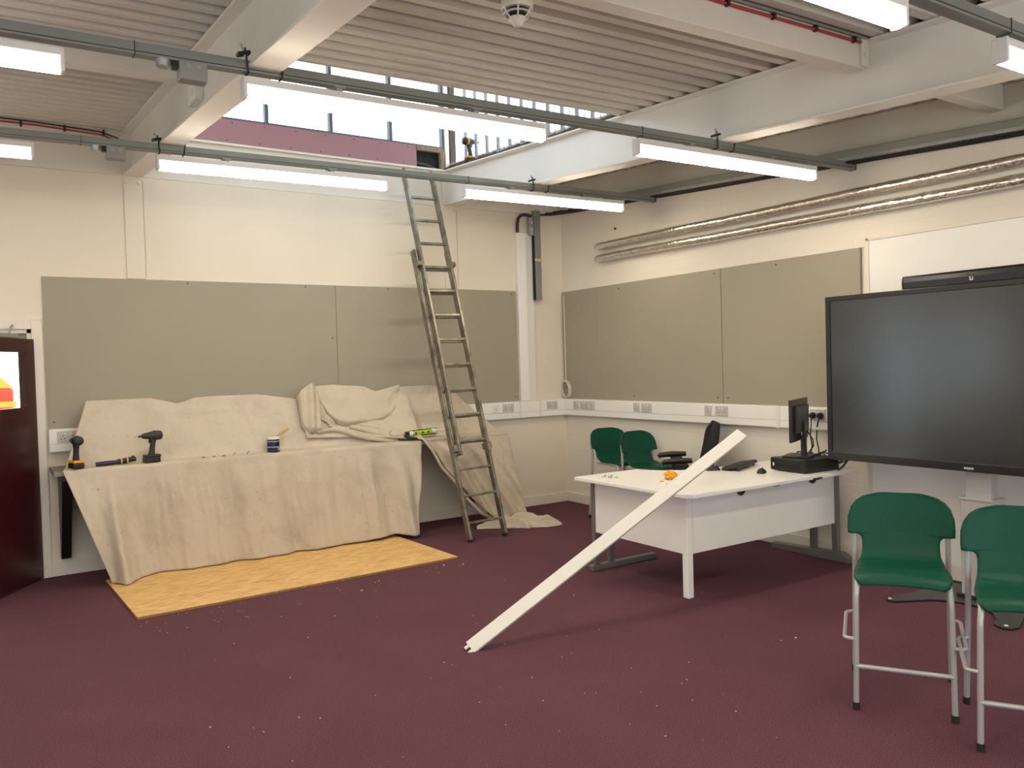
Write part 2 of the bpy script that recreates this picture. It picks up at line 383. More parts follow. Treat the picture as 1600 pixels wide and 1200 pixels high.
# left wall with three tall windows, and the wall behind the camera
WY = [(-1.0, -.2), (-5.6, -3.9), (-8.3, -6.6)]
g = G(); g.box(X0 - .2, X0, Y0, .2, 0, .9).box(X0 - .2, X0, Y0, .2, 2.3, 3.75)
ed = [0.2] + [v for a, b in WY for v in (b, a)] + [Y0]
for i in range(0, len(ed), 2): g.box(X0 - .2, X0, ed[i + 1], ed[i], .9, 2.3)
struct(g.build('wall_left', 'plaster'))
FILL_WIN = [(-8.6, -5.9), (-5.75, -3.05), (-2.9, -.2)]  # unseen glazing behind the camera, added and widened for cool fill light
g = G().box(X0, 0, Y0 - .2, Y0, 0, .55).box(X0, 0, Y0 - .2, Y0, 2.55, 3.75)
fe = [X0] + [v for q in FILL_WIN for v in q] + [0]
for i in range(0, len(fe), 2): g.box(fe[i], fe[i + 1], Y0 - .2, Y0, .55, 2.55)
struct(g.build('wall_front', 'plaster'))
for i, (a, b) in enumerate(FILL_WIN):
    r = struct_root('window_%d' % (i + 7), ((a + b) / 2, Y0, .55)); g = G()  # added fill windows, out of view
    for x in (a, (a + b) / 2 - .025, b - .05): g.box(x, x + .05, Y0 - .12, Y0 - .06, .55, 2.55)
    for z in (.55, 2.50): g.box(a, b, Y0 - .12, Y0 - .06, z, z + .05)
    g.build('window_frame', 'frame_w', r)
    for x0, x1 in ((a + .05, (a + b) / 2 - .025), ((a + b) / 2 + .025, b - .05)): G().box(x0, x1, Y0 - .095, Y0 - .09, .60, 2.50).build('pane', 'glass', r)
for i, (a, b) in enumerate(WY):
    r = struct_root('window_%d' % (i + 10), (X0, (a + b) / 2, .9))
    g = G()
    for y in (a, (a + b) / 2 - .02, b - .05): g.box(X0 - .12, X0 - .06, y, y + .05, .9, 2.3)
    for z in (.9, 1.75, 2.25): g.box(X0 - .12, X0 - .06, a, b, z, z + .05)
    g.build('window_frame', 'frame_w', r)
    for y0, y1 in ((a + .05, (a + b) / 2 - .02), ((a + b) / 2 + .03, b - .05)):
        for z0, z1 in ((.95, 1.75), (1.80, 2.25)): G().box(X0 - .095, X0 - .09, y0, y1, z0, z1).build('pane', 'glass', r)
r = struct_root('window_5', ((GX0 + GX1) / 2, .1, .1)); g = G()
for x in (GX0, -7.86, GX1 - .06): g.box(x, x + .06, .08, .14, .1, 2.5)
for z in (.1, 2.02, 2.44): g.box(GX0, GX1, .08, .14, z, z + .06)
g.build('window_frame', 'frame_w', r)
for x0, x1 in ((GX0 + .06, -7.86), (-7.80, GX1 - .06)):
    for z0, z1 in ((.16, 2.02), (2.08, 2.44)): G().box(x0, x1, .108, .112, z0, z1).build('pane', 'glass', r)
# painted plaster skin on the right wall beyond the corner strip (small step near the corner)
struct(G().box(-0.018, 0.01, Y0, -0.975, 2.41, 3.3).build('trim_1', 'wall_x'))
# full height white panel behind the display
g = G().box(-0.022, 0.0, -6.6, -3.82, 0.10, 2.455); struct(g.build('trim_2', 'white_gl', bevel=0.004))
g = G().box(-0.03, 0.0, -3.845, -3.81, 0.10, 2.47).box(-0.03, 0, -6.6, -3.82, 2.45, 2.47); struct(g.build('trim_3', 'frame_w', bevel=0.003))
# baseboards
struct(G().box(DX1 + .07, 0, -0.018, 0, 0, 0.11).build('baseboard_back', 'frame_w', bevel=0.006))
struct(G().box(-0.018, 0, Y0, -0.018, 0, 0.11).build('baseboard_right', 'frame_w', bevel=0.006))
struct(G().box(X0, X0 + .018, Y0, 0, 0, 0.11).build('baseboard_left', 'frame_w', bevel=0.006))
# pilaster strips on the back wall under the two roof beams
g = G().box(-4.580, -4.433, -0.012, 0.0, 2.41, 3.27); struct(g.build('trim_4', 'wall_y', bevel=0.004))
for x in (-4.585, -4.430): struct(G().box(x - .002, x + .002, -0.0125, -0.004, 2.42, 3.24).build('trim_5', 'grey_pl')) if x > -4.5 else None
g = G().box(-1.54, -1.39, -0.012, 0.0, 2.41, 3.28); struct(g.build('trim_6', 'wall_y', bevel=0.004))
struct(G().box(-1.389, -1.384, -0.012, 0.001, 2.43, 3.24).build('trim_7', 'grey_pl'))

# ------------------------------------------------------------------ roof deck (profiled sheets, ribs along x)
PITCH, RIB = 0.147, 0.055
def deck(x0, x1, y0, y1):
    ys = []; y = y0
    while y > y1:
        ys += [(y, 0), (y - .062, 0), (y - .084, RIB), (y - .125, RIB)]; y -= PITCH
    g = G(); R = []
    for yy, dz in ys:
        R.append([(x, yy, ztop(x, yy) + 0.004 + dz) for x in (x0, lerp(x0, x1, .5), x1)])
    g.rows(R); return g
ceil = struct_root('ceiling', (-4.4, -5, 3.4))
YE = -2.79
deck(X0, XL, 0.1, Y0).build('deck_sheet', 'deck', ceil, solid=0.0)
deck(XL, XR, YE, Y0).build('deck_sheet', 'deck', ceil)
deck(XR, 0.0, 0.1, Y0).build('deck_sheet', 'deck', ceil)
# solid roof build-up over the sheets (keeps daylight out of the flutes)
g = G()
def slab(g, x0, x1, y0, y1, t0=.075, t1=.2):
    g.hexa([(x, y, ztop(x, y) + t0) for x, y in ((x0, y1), (x1, y1), (x1, y0), (x0, y0))] + [(x, y, ztop(x, y) + t1) for x, y in ((x0, y1), (x1, y1), (x1, y0), (x0, y0))])
slab(g, X0 - .2, XL, 0.22, Y0 - .2); slab(g, XL, XR, YE, Y0 - .2); slab(g, XR, .22, .22, Y0 - .2, .06, .07)
g.build('roof_buildup', 'deck', ceil)
# end flashing of the mid bay sheet at the rooflight opening
g = G(); g.hexa([(x, y, ztop(x, YE) + z) for z in (.0, .2) for x, y in ((XL + .07, YE - .0), (XR - .07, YE - .0), (XR - .07, YE + .012), (XL + .07, YE + .012))])
g.build('deck_end_flashing', 'deck', ceil)

# ------------------------------------------------------------------ roof steel
def roof_beam(x, label):
    t = thing('steel_beam', label, 'beam', (x, 0, zbot(x, 0)))
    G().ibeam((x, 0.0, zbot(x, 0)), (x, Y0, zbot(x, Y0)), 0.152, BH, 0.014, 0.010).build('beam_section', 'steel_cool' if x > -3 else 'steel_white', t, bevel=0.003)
    g = G().box(x - .085, x + .085, -0.014, 0.0, zbot(x, 0) - .0, zbot(x, 0) + BH); g.build('end_plate', 'steel_white', t)
    z = zbot(x, 0)
    for sx in (-.05, .05):
        G().cyl((x + sx, -.028, z - .05), (x + sx, -.012, z - .05), .016, n=6).build('bolt', 'steel_white', t)
    return t
BL = roof_beam(XL, 'deep cream steel roof beam on the wall strip above the larger draped sheet end')
BR = roof_beam(XR, 'white steel roof beam lit by the rooflight, its wall end beside the ladder top')
# ceiling tie beams along the back wall
def tie(x0, x1, label):
    t = thing('tie_beam', label, 'beam', (x0, 0.05, 3.27))
    z0, z1 = 3.272, 3.625
    G().box(x0, x1, 0.0, 0.14, z0, z0 + .012).build('bottom_flange', 'steel_white', t)
    G().box(x0, x1, 0.003, 0.013, z0 + .012, z1).build('web', 'steel_white', t)
    G().box(x0, x1, -0.03, 0.14, z1, z1 + .02).build('top_flange', 'steel_white', t, bevel=0.002)
tie(X0, XL - .01, 'cream steel tie beam over the back wall beyond the door')
tie(XL + .01, XR - .01, 'cream steel tie beam below the pink plasterboard strip')
tie(XR + .01, 0, 'cream steel tie beam above the vertical cable riser')
# edge beam on the right wall
t = thing('edge_beam', 'cream steel edge beam along the top of the wall over the foil pipes', 'beam', (0, 0, 3.28))
g = G(); a, b = -0.012, 0.0
g.hexa([(-.03, Y0, zbot(0, Y0) + .02), (0, Y0, zbot(0, Y0) + .02), (0, 0, zbot(0, 0) + .02), (-.03, 0, zbot(0, 0) + .02), (-.03, Y0, ztop(0, Y0)), (0, Y0, ztop(0, Y0)), (0, 0, ztop(0, 0)), (-.03, 0, ztop(0, 0))])
g.build('web', 'deck', t)
# purlins
def purlin(x0, x1, y, zd0, zd1, label, end=None):
    t = thing('roof_purlin', label, 'beam', (x0, y, ztop(x0, y) - zd1))
    g = G(); ya, yb = y - .045, y + .045
    g.hexa([(x0, ya, ztop(x0, y) - zd1), (x1, ya, ztop(x1, y) - zd1), (x1, yb, ztop(x1, y) - zd1), (x0, yb, ztop(x0, y) - zd1), (x0, ya, ztop(x0, y) - zd0), (x1, ya, ztop(x1, y) - zd0), (x1, yb, ztop(x1, y) - zd0), (x0, yb, ztop(x0, y) - zd0)])
    g.build('channel', 'steel_white', t, bevel=0.006)
    if end:
        xe = end; g = G().box(xe - .06, xe, y - .062, y - .046, ztop(xe, y) - zd1 + .005, ztop(xe, y) - zd0 - .01); g.build('cleat', 'steel_white', t, bevel=0.003)
        g = G().cyl((xe - .03, y - .075, ztop(xe, y) - .1), (xe - .03, y - .06, ztop(xe, y) - .1), .014, n=6); g.build('bolt', 'steel_white', t)
    return t
PY = -4.77
purlin(XL + .01, XR - .08, PY, .0, .165, 'cream roof purlin carrying the red conduit and the smoke detector', XR - .08)
purlin(XR + .08, -0.03, PY, .0, .165, 'short cream purlin between the white roof beam and the edge beam')
purlin(X0, XL - .08, -2.30, .0, .10, 'slim cream purlin above the grey junction box bay', None)

# ------------------------------------------------------------------ rooflight (clerestory)
LZ = 4.85
r = struct_root('window_1', (-3, 0.0, 3.87))
xs = [-3.971, -3.353, -2.734, -2.108, -1.512]
for x in xs: G().box(x - .016, x + .016, 0.0, 0.06, 3.88, LZ).build('mullion', 'mullion', r)
G().box(XL, XR, -0.004, 0.06, 3.862, 3.882).build('sill', 'mullion', r)
G().box(XL, XR, 0.0, 0.06, LZ - .05, LZ).build('head', 'mullion', r)
ee = [XL] + xs + [XR]
for a, b in zip(ee, ee[1:]):
    if b - a > .1: G().box(a + .016, b - .016, 0.028, 0.032, 3.88, LZ - .05).build('pane', 'glass', r)
r = struct_root('window_2', (XR - .03, -1.4, 3.6))
by = [-0.40] + [-0.60 - .2 * i for i in range(12)]
for i, y in enumerate(by):
    G().box(XR - .020, XR - .004, y - .020, y + .020, ztop(XR, y) + .03, LZ).build('glazing_bar', 'bar_grey', r)
    if i:
        ya, yb = by[i] + .022, by[i - 1] - .022
        G().box(XR - .014, XR - .010, ya, yb, ztop(XR, y) + .03, LZ).build('pane', 'glass', r)
        g = G().box(XR - .016, XR - .012, (ya + yb) / 2 - .003, (ya + yb) / 2 + .003, ztop(XR, y) + .03, LZ); g.build('glazing_wire', 'bar_grey', r)
# ragged dark flashing along the foot of the side glazing
g = G(); R0 = random.Random(3); y = -0.05
while y > YE:
    l = .10 + R0.random() * .05
    g.box(XR - .075, XR - .03, y - l, y, ztop(XR, y - l / 2) + .0, ztop(XR, y - l / 2) + .010 + R0.random() * .014); y -= l + .012 * R0.random()
g.build('lead_flashing', 'timber_dark', r)
# rooflight cheeks, roof and near end
g = G().box(XL - .10, XR + .10, YE - .1, 0.1, LZ, LZ + .12); g.box(XL, XR, YE - .08, YE, ztop(XR, YE) + .1, LZ); g.build('rooflight_roof', 'plaster', ceil)
r2 = struct_root('window_6', (XL, -1.4, 3.6))
for y in [-.02 - .55 * i for i in range(6)]: G().box(XL - .02, XL + .02, y - .02, y + .02, ztop(XL, y) + .02, LZ).build('glazing_bar', 'bar_grey', r2)
G().box(XL - .003, XL + .003, YE, 0, ztop(XL, YE) + .2, LZ).build('pane', 'glass', r2)
# timber corner post, white jamb
tag(G().box(-1.455, -1.385, -0.04, 0.05, 3.64, LZ).build('corner_post', 'timber_dark', bevel=0.004), 'dark brown timber post at the corner of the rooflight', 'post')
tag(G().box(-1.505, -1.46, -0.03, 0.05, 3.64, LZ).build('window_jamb', 'frame_w', bevel=0.003), 'white window jamb strip beside the dark timber corner post', 'trim')
# pink plasterboard + dark gap framed in timber
t = thing('plasterboard_strip', 'pink fire rated plasterboard strip under the bright clerestory window', 'plasterboard', (-3.13, 0, 3.645))
G().box(XL + .02, -1.835, -0.012, 0.0, 3.646, 3.862).build('sheet', 'purple', t)
for i in range(9):
    for z in (3.675, 3.835):
        x = -4.3 + .29 * i + (.05 if z > 3.7 else 0)
        if x < -1.86: G().cyl((x, -.0128, z), (x, -.0115, z), .006, n=8).build('screw_head', 'screw', t)
t = thing('timber_frame', 'rough timber frame around a dark open gap beside the pink plasterboard', 'frame', (-1.7, 0, 3.645))
G().box(-1.833, -1.52, -0.02, 0.02, 3.815, 3.862).build('head_batten', 'timber', t, bevel=0.003)
G().box(-1.565, -1.52, -0.025, 0.02, 3.646, 3.815).build('side_batten', 'timber', t, bevel=0.003)
G().box(-1.833, -1.52, 0.05, 0.06, 3.646, 3.83).build('dark_gap_sheet', 'void', t)  # black sheet stands in for the unlit depth of the open gap
g = G().tube([(-1.83, .03, 3.70), (-1.72, .02, 3.685), (-1.60, .03, 3.66), (-1.56, .03, 3.652)], .012, 6); g.build('loose_felt_edge', 'timber_dark', t, 60)

# ================================================================== LIGHT TRACKS + BATTENS
TR = [(-1.62, 3.194), (-3.72, 3.057), (-5.83, 2.93)]
TL = ['grey lighting track running nearest and parallel to the wall behind the ladder', 'grey lighting track crossing below the open rooflight', 'grey lighting track above the green stools']
def ttop(i, x): return TR[i][1] + 0.0125 * x
for i, (y, z) in enumerate(TR):
    t = thing('lighting_track', TL[i], 'track', (-.05, y, ttop(i, 0)))
    x0, x1 = X0 + .1, (-.09 if i == 0 else -.02)
    hw, hh = .027, .052
    g = G(); g.hexa([(x0, y - hw, ttop(i, x0) - hh), (x1, y - hw, ttop(i, x1) - hh), (x1, y + hw, ttop(i, x1) - hh), (x0, y + hw, ttop(i, x0) - hh), (x0, y - hw, ttop(i, x0)), (x1, y - hw, ttop(i, x1)), (x1, y + hw, ttop(i, x1)), (x0, y + hw, ttop(i, x0))])
    g.build('channel', 'track', t, bevel=0.003)
    g = G(); g.hexa([(x0, y - hw - .002, ttop(i, x0) - hh + .010), (x1, y - hw - .002, ttop(i, x1) - hh + .010), (x1, y - hw + .002, ttop(i, x1) - hh + .010), (x0, y - hw + .002, ttop(i, x0) - hh + .010)] + [(x0, y - hw - .002, ttop(i, x0) - hh + .013), (x1, y - hw - .002, ttop(i, x1) - hh + .013), (x1, y - hw + .002, ttop(i, x1) - hh + .013), (x0, y - hw + .002, ttop(i, x0) - hh + .013)])
    g.build('lid_seam', 'dark_metal', t)
    g = G().box(x1 - .004, x1 + .006, y - hw - .003, y + hw + .003, ttop(i, x1) - hh - .003, ttop(i, x1) + .003); g.build('end_cap', 'dark_metal', t)
    for xj in (-5.05, -2.2):
        g = G().box(xj - .0015, xj + .0015, y - hw - .003, y + hw + .003, ttop(i, xj) - hh - .003, ttop(i, xj) + .003); g.build('joint', 'dark_metal', t)
CL = {(-1.62, XL): 'above the larger dust sheet', (-1.62, XR): 'above the ladder side of the cable riser', (-3.72, XL): 'beside the corner of the rooflight', (-3.72, XR): 'over the teacher desk', (-5.83, XR): 'over the green stools', (-5.83, XL): 'over the open carpet'}
for i, (y, z) in enumerate(TR):
    for xb in (XL, XR):
        t = thing('beam_clamp', 'black rod beam clamp holding the lighting track ' + CL[(y, xb)], 'clamp', (xb, y, ttop(i, xb)))
        zt = ttop(i, xb)
        for sx in (-.088, .088):
            g = G().tube([(xb + sx, y - .034, zt + .05), (xb + sx * .92, y - .036, zt - .02), (xb + sx * .86, y - .032, zt - .06), (xb + sx * .86, y + .03, zt - .06)], .0045, 6)
            g.build('hook_rod', 'dark_metal', t, 60)
        g = G().obox((xb - .095, y - .03, zt + .022), (1, 0, .3), (0, 1, 0), (-.3, 0, 1), .028, .02, .007); g.build('clamp_jaw', 'dark_metal', t)
        g = G().tube([(xb - .112, y - .045, zt + .06), (xb - .080, y - .03, zt + .0)], .006, 6); g.build('set_screw', 'galv', t)
def batten(i, x0, x1, label):
    y = TR[i][0]; xm = (x0 + x1) / 2; zt = ttop(i, xm) - .052 - .022
    t = thing('batten_light', label, 'light', (xm, y, zt - .115)); k = .0125
    def zz(x): return ttop(i, x) - .052 - .022
    def bar(xa, xb, hw, za, zb): 
        g = G(); return g.hexa([(x, yy, zz(x) - za) for x, yy in ((xa, y - hw), (xb, y - hw), (xb, y + hw), (xa, y + hw))] + [(x, yy, zz(x) - zb) for x, yy in ((xa, y - hw), (xb, y - hw), (xb, y + hw), (xa, y + hw))])
    bar(x0, x1, .029, .033, .0).build('body', 'white_pl', t, bevel=0.003)
    q = [(-.027, -.033), (.027, -.033), (.030, -.070), (.024, -.090), (.011, -.098), (-.011, -.098), (-.024, -.090), (-.030, -.070)]
    g = G(); b = 0
    for x in (x0 + .012, x1 - .012):
        for a, c in q: g.v.append((x, y + a, zz(x) + c))
    n = len(q); g.f += [tuple(reversed(range(n))), tuple(range(n, 2 * n))] + [(k2, (k2 + 1) % n, n + (k2 + 1) % n, n + k2) for k2 in range(n)]
    g.build('diffuser', 'led', t)
    for xa, xb in ((x0 - .006, x0 + .012), (x1 - .012, x1 + .006)): bar(xa, xb, .032, .096, -.002).build('end_cap', 'white_pl', t, bevel=0.006)
    for xb in (lerp(x0, x1, .27), lerp(x0, x1, .73)):
        g = G().box(xb - .014, xb + .014, y - .02, y + .02, zz(xb) - .001, zz(xb) + .020); g.box(xb - .03, xb + .03, y - .032, y + .032, zz(xb) + .016, zz(xb) + .022); g.build('hanger', 'galv', t)
XB = [(-7.05, -5.315), (-4.60, -2.93), (-2.235, -.50)]
LBL = [['lit LED batten on the rear track, over the maroon door', 'lit LED batten on the rear track, above the larger dust sheet', 'lit LED batten on the rear track, beside the vertical cable riser'],
       ['lit LED batten on the middle track, in the bay beyond the cream roof beam', 'lit LED batten on the middle track, directly under the rooflight', 'lit LED batten on the middle track, above the teacher desk'],
       ['lit LED batten on the nearest track, out over the open carpet by the windows', 'lit LED batten on the nearest track, beside the smoke detector bay', 'lit LED batten on the nearest track, above the green stools']]
for i in range(3):
    for j, (a, b) in enumerate(XB): batten(i, a, b, LBL[i][j])
# one more row behind the camera
TR.append((-7.95, 2.79))
t = thing('lighting_track', 'grey lighting track nearest the wall opposite the grey boards', 'track', (-.05, -7.95, 2.79))
G().box(X0 + .1, -.02, -7.977, -7.923, 2.69, 2.74).build('channel', 'track', t)
for j, (a, b) in enumerate(XB): batten(3, a, b, 'lit LED batten on the track opposite the grey boards, ' + ['by the tall windows', 'at the middle of the room', 'nearest the display wall'][j])

# junction boxes with presence sensors beside the cream beam
def jbox(px, py, y, i, label):
    c = P(px, py, 'y', y); zt = ttop(i, c.x)
    t = thing('junction_box', label, 'box', (c.x, y, zt - .16))
    G().box(c.x - .058, c.x + .058, y - .036, y + .036, zt - .130, zt - .048).build('enclosure', 'box_grey', t, bevel=0.006)
    for sx in (-.022, .022): G().lathe([(.012, 0), (.012, .002)], (c.x + sx, y - .0365, zt - .072), (0, -1, 0), 16).build('knockout', 'galv', t)
    G().cyl((c.x - .118, y, zt - .053), (c.x - .118, y, zt - .082), .032, .028, n=20).build('sensor_head', 'galv', t, 40)
    G().box(c.x - .084, c.x - .059, y - .02, y + .02, zt - .085, zt - .052).build('gland', 'dark_metal', t, bevel=0.004)
jbox(300, 110, -3.72, 1, 'grey electrical junction box under the middle lighting track')
jbox(181, 240, -1.62, 0, 'grey electrical junction box under the rear lighting track')
c = P(314, 148, 'x', XL)
t = thing('switch_box', 'small white box fixed to the web of the cream roof beam', 'box', (XL - .01, c.y, c.z))
G().box(XL - .055, XL - .005, c.y - .09, c.y + .09, c.z - .055, c.z + .055).build('enclosure', 'white_pl', t, bevel=0.005)
G().box(XL - .058, XL - .055, c.y - .06, c.y - .02, c.z - .02, c.z + .02).build('cover_plate', 'steel_white', t)

# smoke detector under the purlin
zc = ztop(-3.812, PY) - .21
t = thing('smoke_detector', 'round white smoke detector with dark slots hanging from a roof purlin', 'detector', (-3.812, PY, zc - .10))
c = Vector((-3.812, PY + .0, zc))
G().cyl(c + Vector((0, 0, .045)), c - Vector((0, 0, .022)), .058, n=28).build('base', 'red', t, 40)
G().lathe([(.050, -.02), (.062, -.022), (.064, -.050), (.060, -.056)], c, n=28).build('body', 'detector', t, 40)
G().lathe([(.046, -.054), (.040, -.074), (.030, -.088)], c, n=28).build('sensing_chamber', 'void', t, 40)
for k in range(6):
    a = k * math.pi / 3; d = Vector((math.cos(a), math.sin(a), 0)); G().tube([c + d * .060 + Vector((0, 0, -.054)), c + d * .048 + Vector((0, 0, -.076)), c + d * .03 + Vector((0, 0, -.092))], .0035, 6).build('cage_rib', 'detector', t)
g = G().lathe([(.050, -.068), (.055, -.069), (.052, -.073), (.046, -.072)], c, n=28); g.build('cage_ring', 'detector', t, 50)
G().lathe([(.034, -.086), (.034, -.092), (.022, -.100), (.020, -.112), (.010, -.120), (.002, -.122)], c, n=24).build('lens', 'detector', t, 60)

# red conduit + grey pipe along the purlin, clips
def ln(y, dz, x0, x1): return [(x, y, ztop(x, y) + dz) for x in (x0, lerp(x0, x1, .33), lerp(x0, x1, .66), x1)]
t = thing('fire_cable', 'red fire alarm cable clipped along the cream roof purlin', 'cable', (-3, PY, 3.3))
G().tube(ln(PY - .055, -.030, XL + .1, XR - .13) + [(XR - .09, PY - .03, ztop(XR, PY) - .02)], .008, 8).build('cable', 'red', t, 60)
for k in range(9):
    x = XR - .2 - .33 * k; G().box(x - .008, x + .008, PY - .068, PY - .040, ztop(x, PY) - .045, ztop(x, PY) - .015).build('clip', 'dark_metal', t)
tag(G().tube(ln(PY - .060, -.002, XL + .1, XR - .1), .010, 8).build('conduit', 'pale_tube', None, 60), 'grey green conduit running just above the red fire cable', 'conduit')
t = thing('fire_cable', 'thin red cable with black clips along the tie beam above the door', 'cable', (-5, -.05, 3.6))
ya = -.06
pts = [(X0, ya, 3.585), (-5.2, ya, 3.59), (-4.75, ya, 3.575), (-4.62, ya, 3.54), (-4.60, ya, 3.50)]
G().tube(pts, .007, 8).build('cable', 'red', t, 60)
G().tube([(p[0], p[1] - .004, p[2] + .022) for p in pts], .006, 8).build('cable', 'cable', t, 60)
for x in (-5.3, -5.0, -4.72): G().box(x - .008, x + .008, ya - .016, ya + .03, 3.570, 3.615).build('clip', 'dark_metal', t)

# cable trunking + cables along the top of the right wall
t = thing('cable_trunking', 'grey green cable trunking high on the wall over the foil pipes', 'trunking', (-.1, -2, 3.25))
def rb(g, xa, xb, da, db, y0=-.95, y1=Y0):
    return g.hexa([(x, y, zbot(0, y) + d) for d in (da, db) for x, y in ((xa, y1), (xb, y1), (xb, y0), (xa, y0))])
rb(G(), -.17, -.05, .03, .10).build('channel', 'track', t, bevel=0.004)
rb(G(), -.175, -.165, .022, .045).build('lower_lip', 'galv', t)
rb(G(), -.165, -.034, .024, .0295).build('bottom_tray', 'steel_white', t)
for k in range(4):
    x = -.045 + .012 * k; o = G().tube([(x - .10 + .016 * k, y, zbot(0, y) + .016 - .003 * (k % 2) + .002 * math.sin(y * 5 + k)) for y in [-.35 - .25 * q for q in range(38)]], .0065, 6)
    tag(o.build('black_cable', 'cable', None, 60), 'black cable in the bundle under the high grey green trunking', 'cable', 'cables under the high trunking')
t = thing('cable_bundle', 'tangled dark cable bundle dropping out of the roof corner beside the riser', 'cables', (-.3, -.2, 3.2))
for k in range(5):
    G().tube([(-.36 + .03 * k, -.05 - .1 * k, 3.262), (-.28 + .02 * k, -.2 - .07 * k, 3.245 + .008 * (k % 3)), (-.12, -.4 - .05 * k, 3.255), (-.06, -.7, 3.25)], .011, 6).build('cable', 'cable', t, 60)

# ================================================================== BACK WALL FITTINGS
def board_x(x0, x1, z0, z1, label, screws):
    t = thing('pin_board', label, 'board', ((x0 + x1) / 2, 0, z0), group=None)
    G().box(x0, x1, -0.012, -.001, z0, z1).build('panel', 'board', t, bevel=0.0015)
    for x, z in screws: G().lathe([(.007, 0), (.006, .002)], (x, -.012, z), (0, -1, 0), 10).build('screw', 'screw', t)
board_x(-5.203, -2.757, 1.187, 2.407, 'long grey board screwed to the wall above the larger dust sheet', [(-4.1, 2.385), (-3.05, 2.385), (-5.16, 1.24), (-2.80, 1.9)])
board_x(-2.752, -.662, 1.187, 2.407, 'grey board behind the ladder', [(-2.2, 2.385), (-.72, 2.37), (-.70, 1.24)])
def board_y(y0, y1, z0, z1, label, screws):
    t = thing('pin_board', label, 'board', (0, (y0 + y1) / 2, z0))
    G().box(-0.030, -.002, y1, y0, z0, z1).build('panel', 'board', t, bevel=0.0015)
    for y, z in screws: G().lathe([(.007, 0), (.006, .002)], (-.030, y, z), (-1, 0, 0), 10).build('screw', 'screw', t)
board_y(-.016, -2.390, 1.187, 2.407, 'grey board over the green chairs by the room corner', [(-1.0, 2.36), (-2.32, 2.37), (-2.33, 1.24), (-1.2, 1.235), (-.1, 1.4)])
board_y(-2.396, -3.772, 1.187, 2.407, 'grey board partly behind the computer monitor', [(-2.45, 1.24), (-3.0, 2.37), (-3.6, 1.24)])

# dado trunking
def socket(t, c, n, w, h, double=True, kind='s'):
    """c centre on the face, n outward normal (axis aligned)"""
    n = Vector(n); a = Vector((0, 0, 1)).cross(n)
    o = G().obox(c + n * .004, a, (0, 0, 1), n, w / 2, h / 2, .005).build('socket_outlet', 'grey_pl' if kind == 's' else 'white_pl', t, bevel=0.003)
    for k in ((-.25, .25) if double else (0,)):
        cc = c + a * (k * w) + n * .0092
        for dx, dz in ((0, .022), (-.012, 0), (.012, 0)): G().obox(cc + a * dx + Vector((0, 0, dz - .016)), a, (0, 0, 1), n, .0032, .0045, .0006).build('pin_hole', 'void', o)
    for k in ((-.12, .12) if double else (0.3,)): G().obox(c + a * (k * w) + n * .010 + Vector((0, 0, .024)), a, (0, 0, 1), n, .006, .010, .002).build('rocker_switch', 'white_pl', o)
    return o
def dado_b(x0, x1, label, socks):
    t = thing('dado_trunking', label, 'trunking', ((x0 + x1) / 2, 0, 1.0))
    G().box(x0, x1, -.055, 0, 1.0, 1.186).build('body', 'white_pl', t, bevel=0.004)
    G().box(x0, x1, -.060, -.054, 1.066, 1.180).build('upper_lid', 'white_gl', t, bevel=0.002)
    G().box(x0, x1, -.060, -.054, 1.005, 1.060).build('lower_lid', 'white_gl', t, bevel=0.002)
    for x, w, k in socks: socket(t, Vector((x, -.060, 1.123)), (0, -1, 0), w, .088, w > .1, k)
    return t
t = dado_b(-5.20, -.06, 'white dado trunking under the grey boards behind the draped bench', [(-5.07, .146, 's'), (-1.0, .09, 'w'), (-.838, .146, 's'), (-.245, .146, 's')])
for x in (-.675, -.405): G().box(x - .012, x + .012, -.062, -.05, 1.0, 1.188).build('joint_cover', 'white_pl', t, bevel=0.002)
t = thing('dado_trunking', 'white dado trunking under the grey boards behind the teacher desk', 'trunking', (0, -1.7, 1.0))
G().box(-.055, 0, -3.80, -.06, 1.0, 1.186).build('body', 'white_pl', t, bevel=0.004)
for a, b in ((-3.0, -.062), (-3.80, -3.03)):
    G().box(-.060, -.054, a, b, 1.066, 1.180).build('upper_lid', 'white_gl', t, bevel=0.002)
    G().box(-.060, -.054, a, b, 1.005, 1.060).build('lower_lid', 'white_gl', t, bevel=0.002)
G().box(-.063, -.05, -3.035, -2.995, .998, 1.188).build('joint_cover', 'white_pl', t, bevel=0.002)
G().box(-.07, -.0, -.07, -.0, .996, 1.190).build('corner_cover', 'white_pl', t, bevel=0.004)
for y, w in ((-.27, .086), (-.42, .146), (-.55, .086), (-1.27, .086), (-1.42, .146), (-2.24, .086), (-2.40, .146), (-3.40, .146)): socket(t, Vector((-.060, y, 1.123)), (-1, 0, 0), w, .088, w > .1)

# vertical riser, galvanised channel, looped purple cable
t = thing('cable_riser', 'white vertical cable riser dropping to the dado trunking', 'trunking', (-.55, 0, 1.19))
G().box(-.655, -.535, -.05, 0, 1.188, 3.05).build('riser_body', 'white_pl', t, bevel=0.004)
G().box(-.652, -.538, -.054, -.048, 1.19, 3.045).build('riser_lid', 'white_gl', t, bevel=0.003)
G().box(-.533, -.435, -.035, 0, 1.188, 3.05).build('narrow_duct', 'white_pl', t, bevel=0.004)
t = thing('channel_strip', 'galvanised steel channel standing out beside the white cable riser', 'channel', (-.42, -.06, 2.3))
G().box(-.445, -.365, -.10, -.045, 2.305, 3.30).build('channel', 'track', t, bevel=0.003)
G().box(-.452, -.438, -.095, -.05, 2.31, 3.02).build('dark_slot', 'void', t)
G().box(-.452, -.36, -.102, -.098, 2.735, 2.765).build('yellow_label', 'yellow_tag', t)
G().box(-.50, -.45, -.09, -.05, 3.02, 3.22).build('adaptor_box', 'galv', t, bevel=0.004)
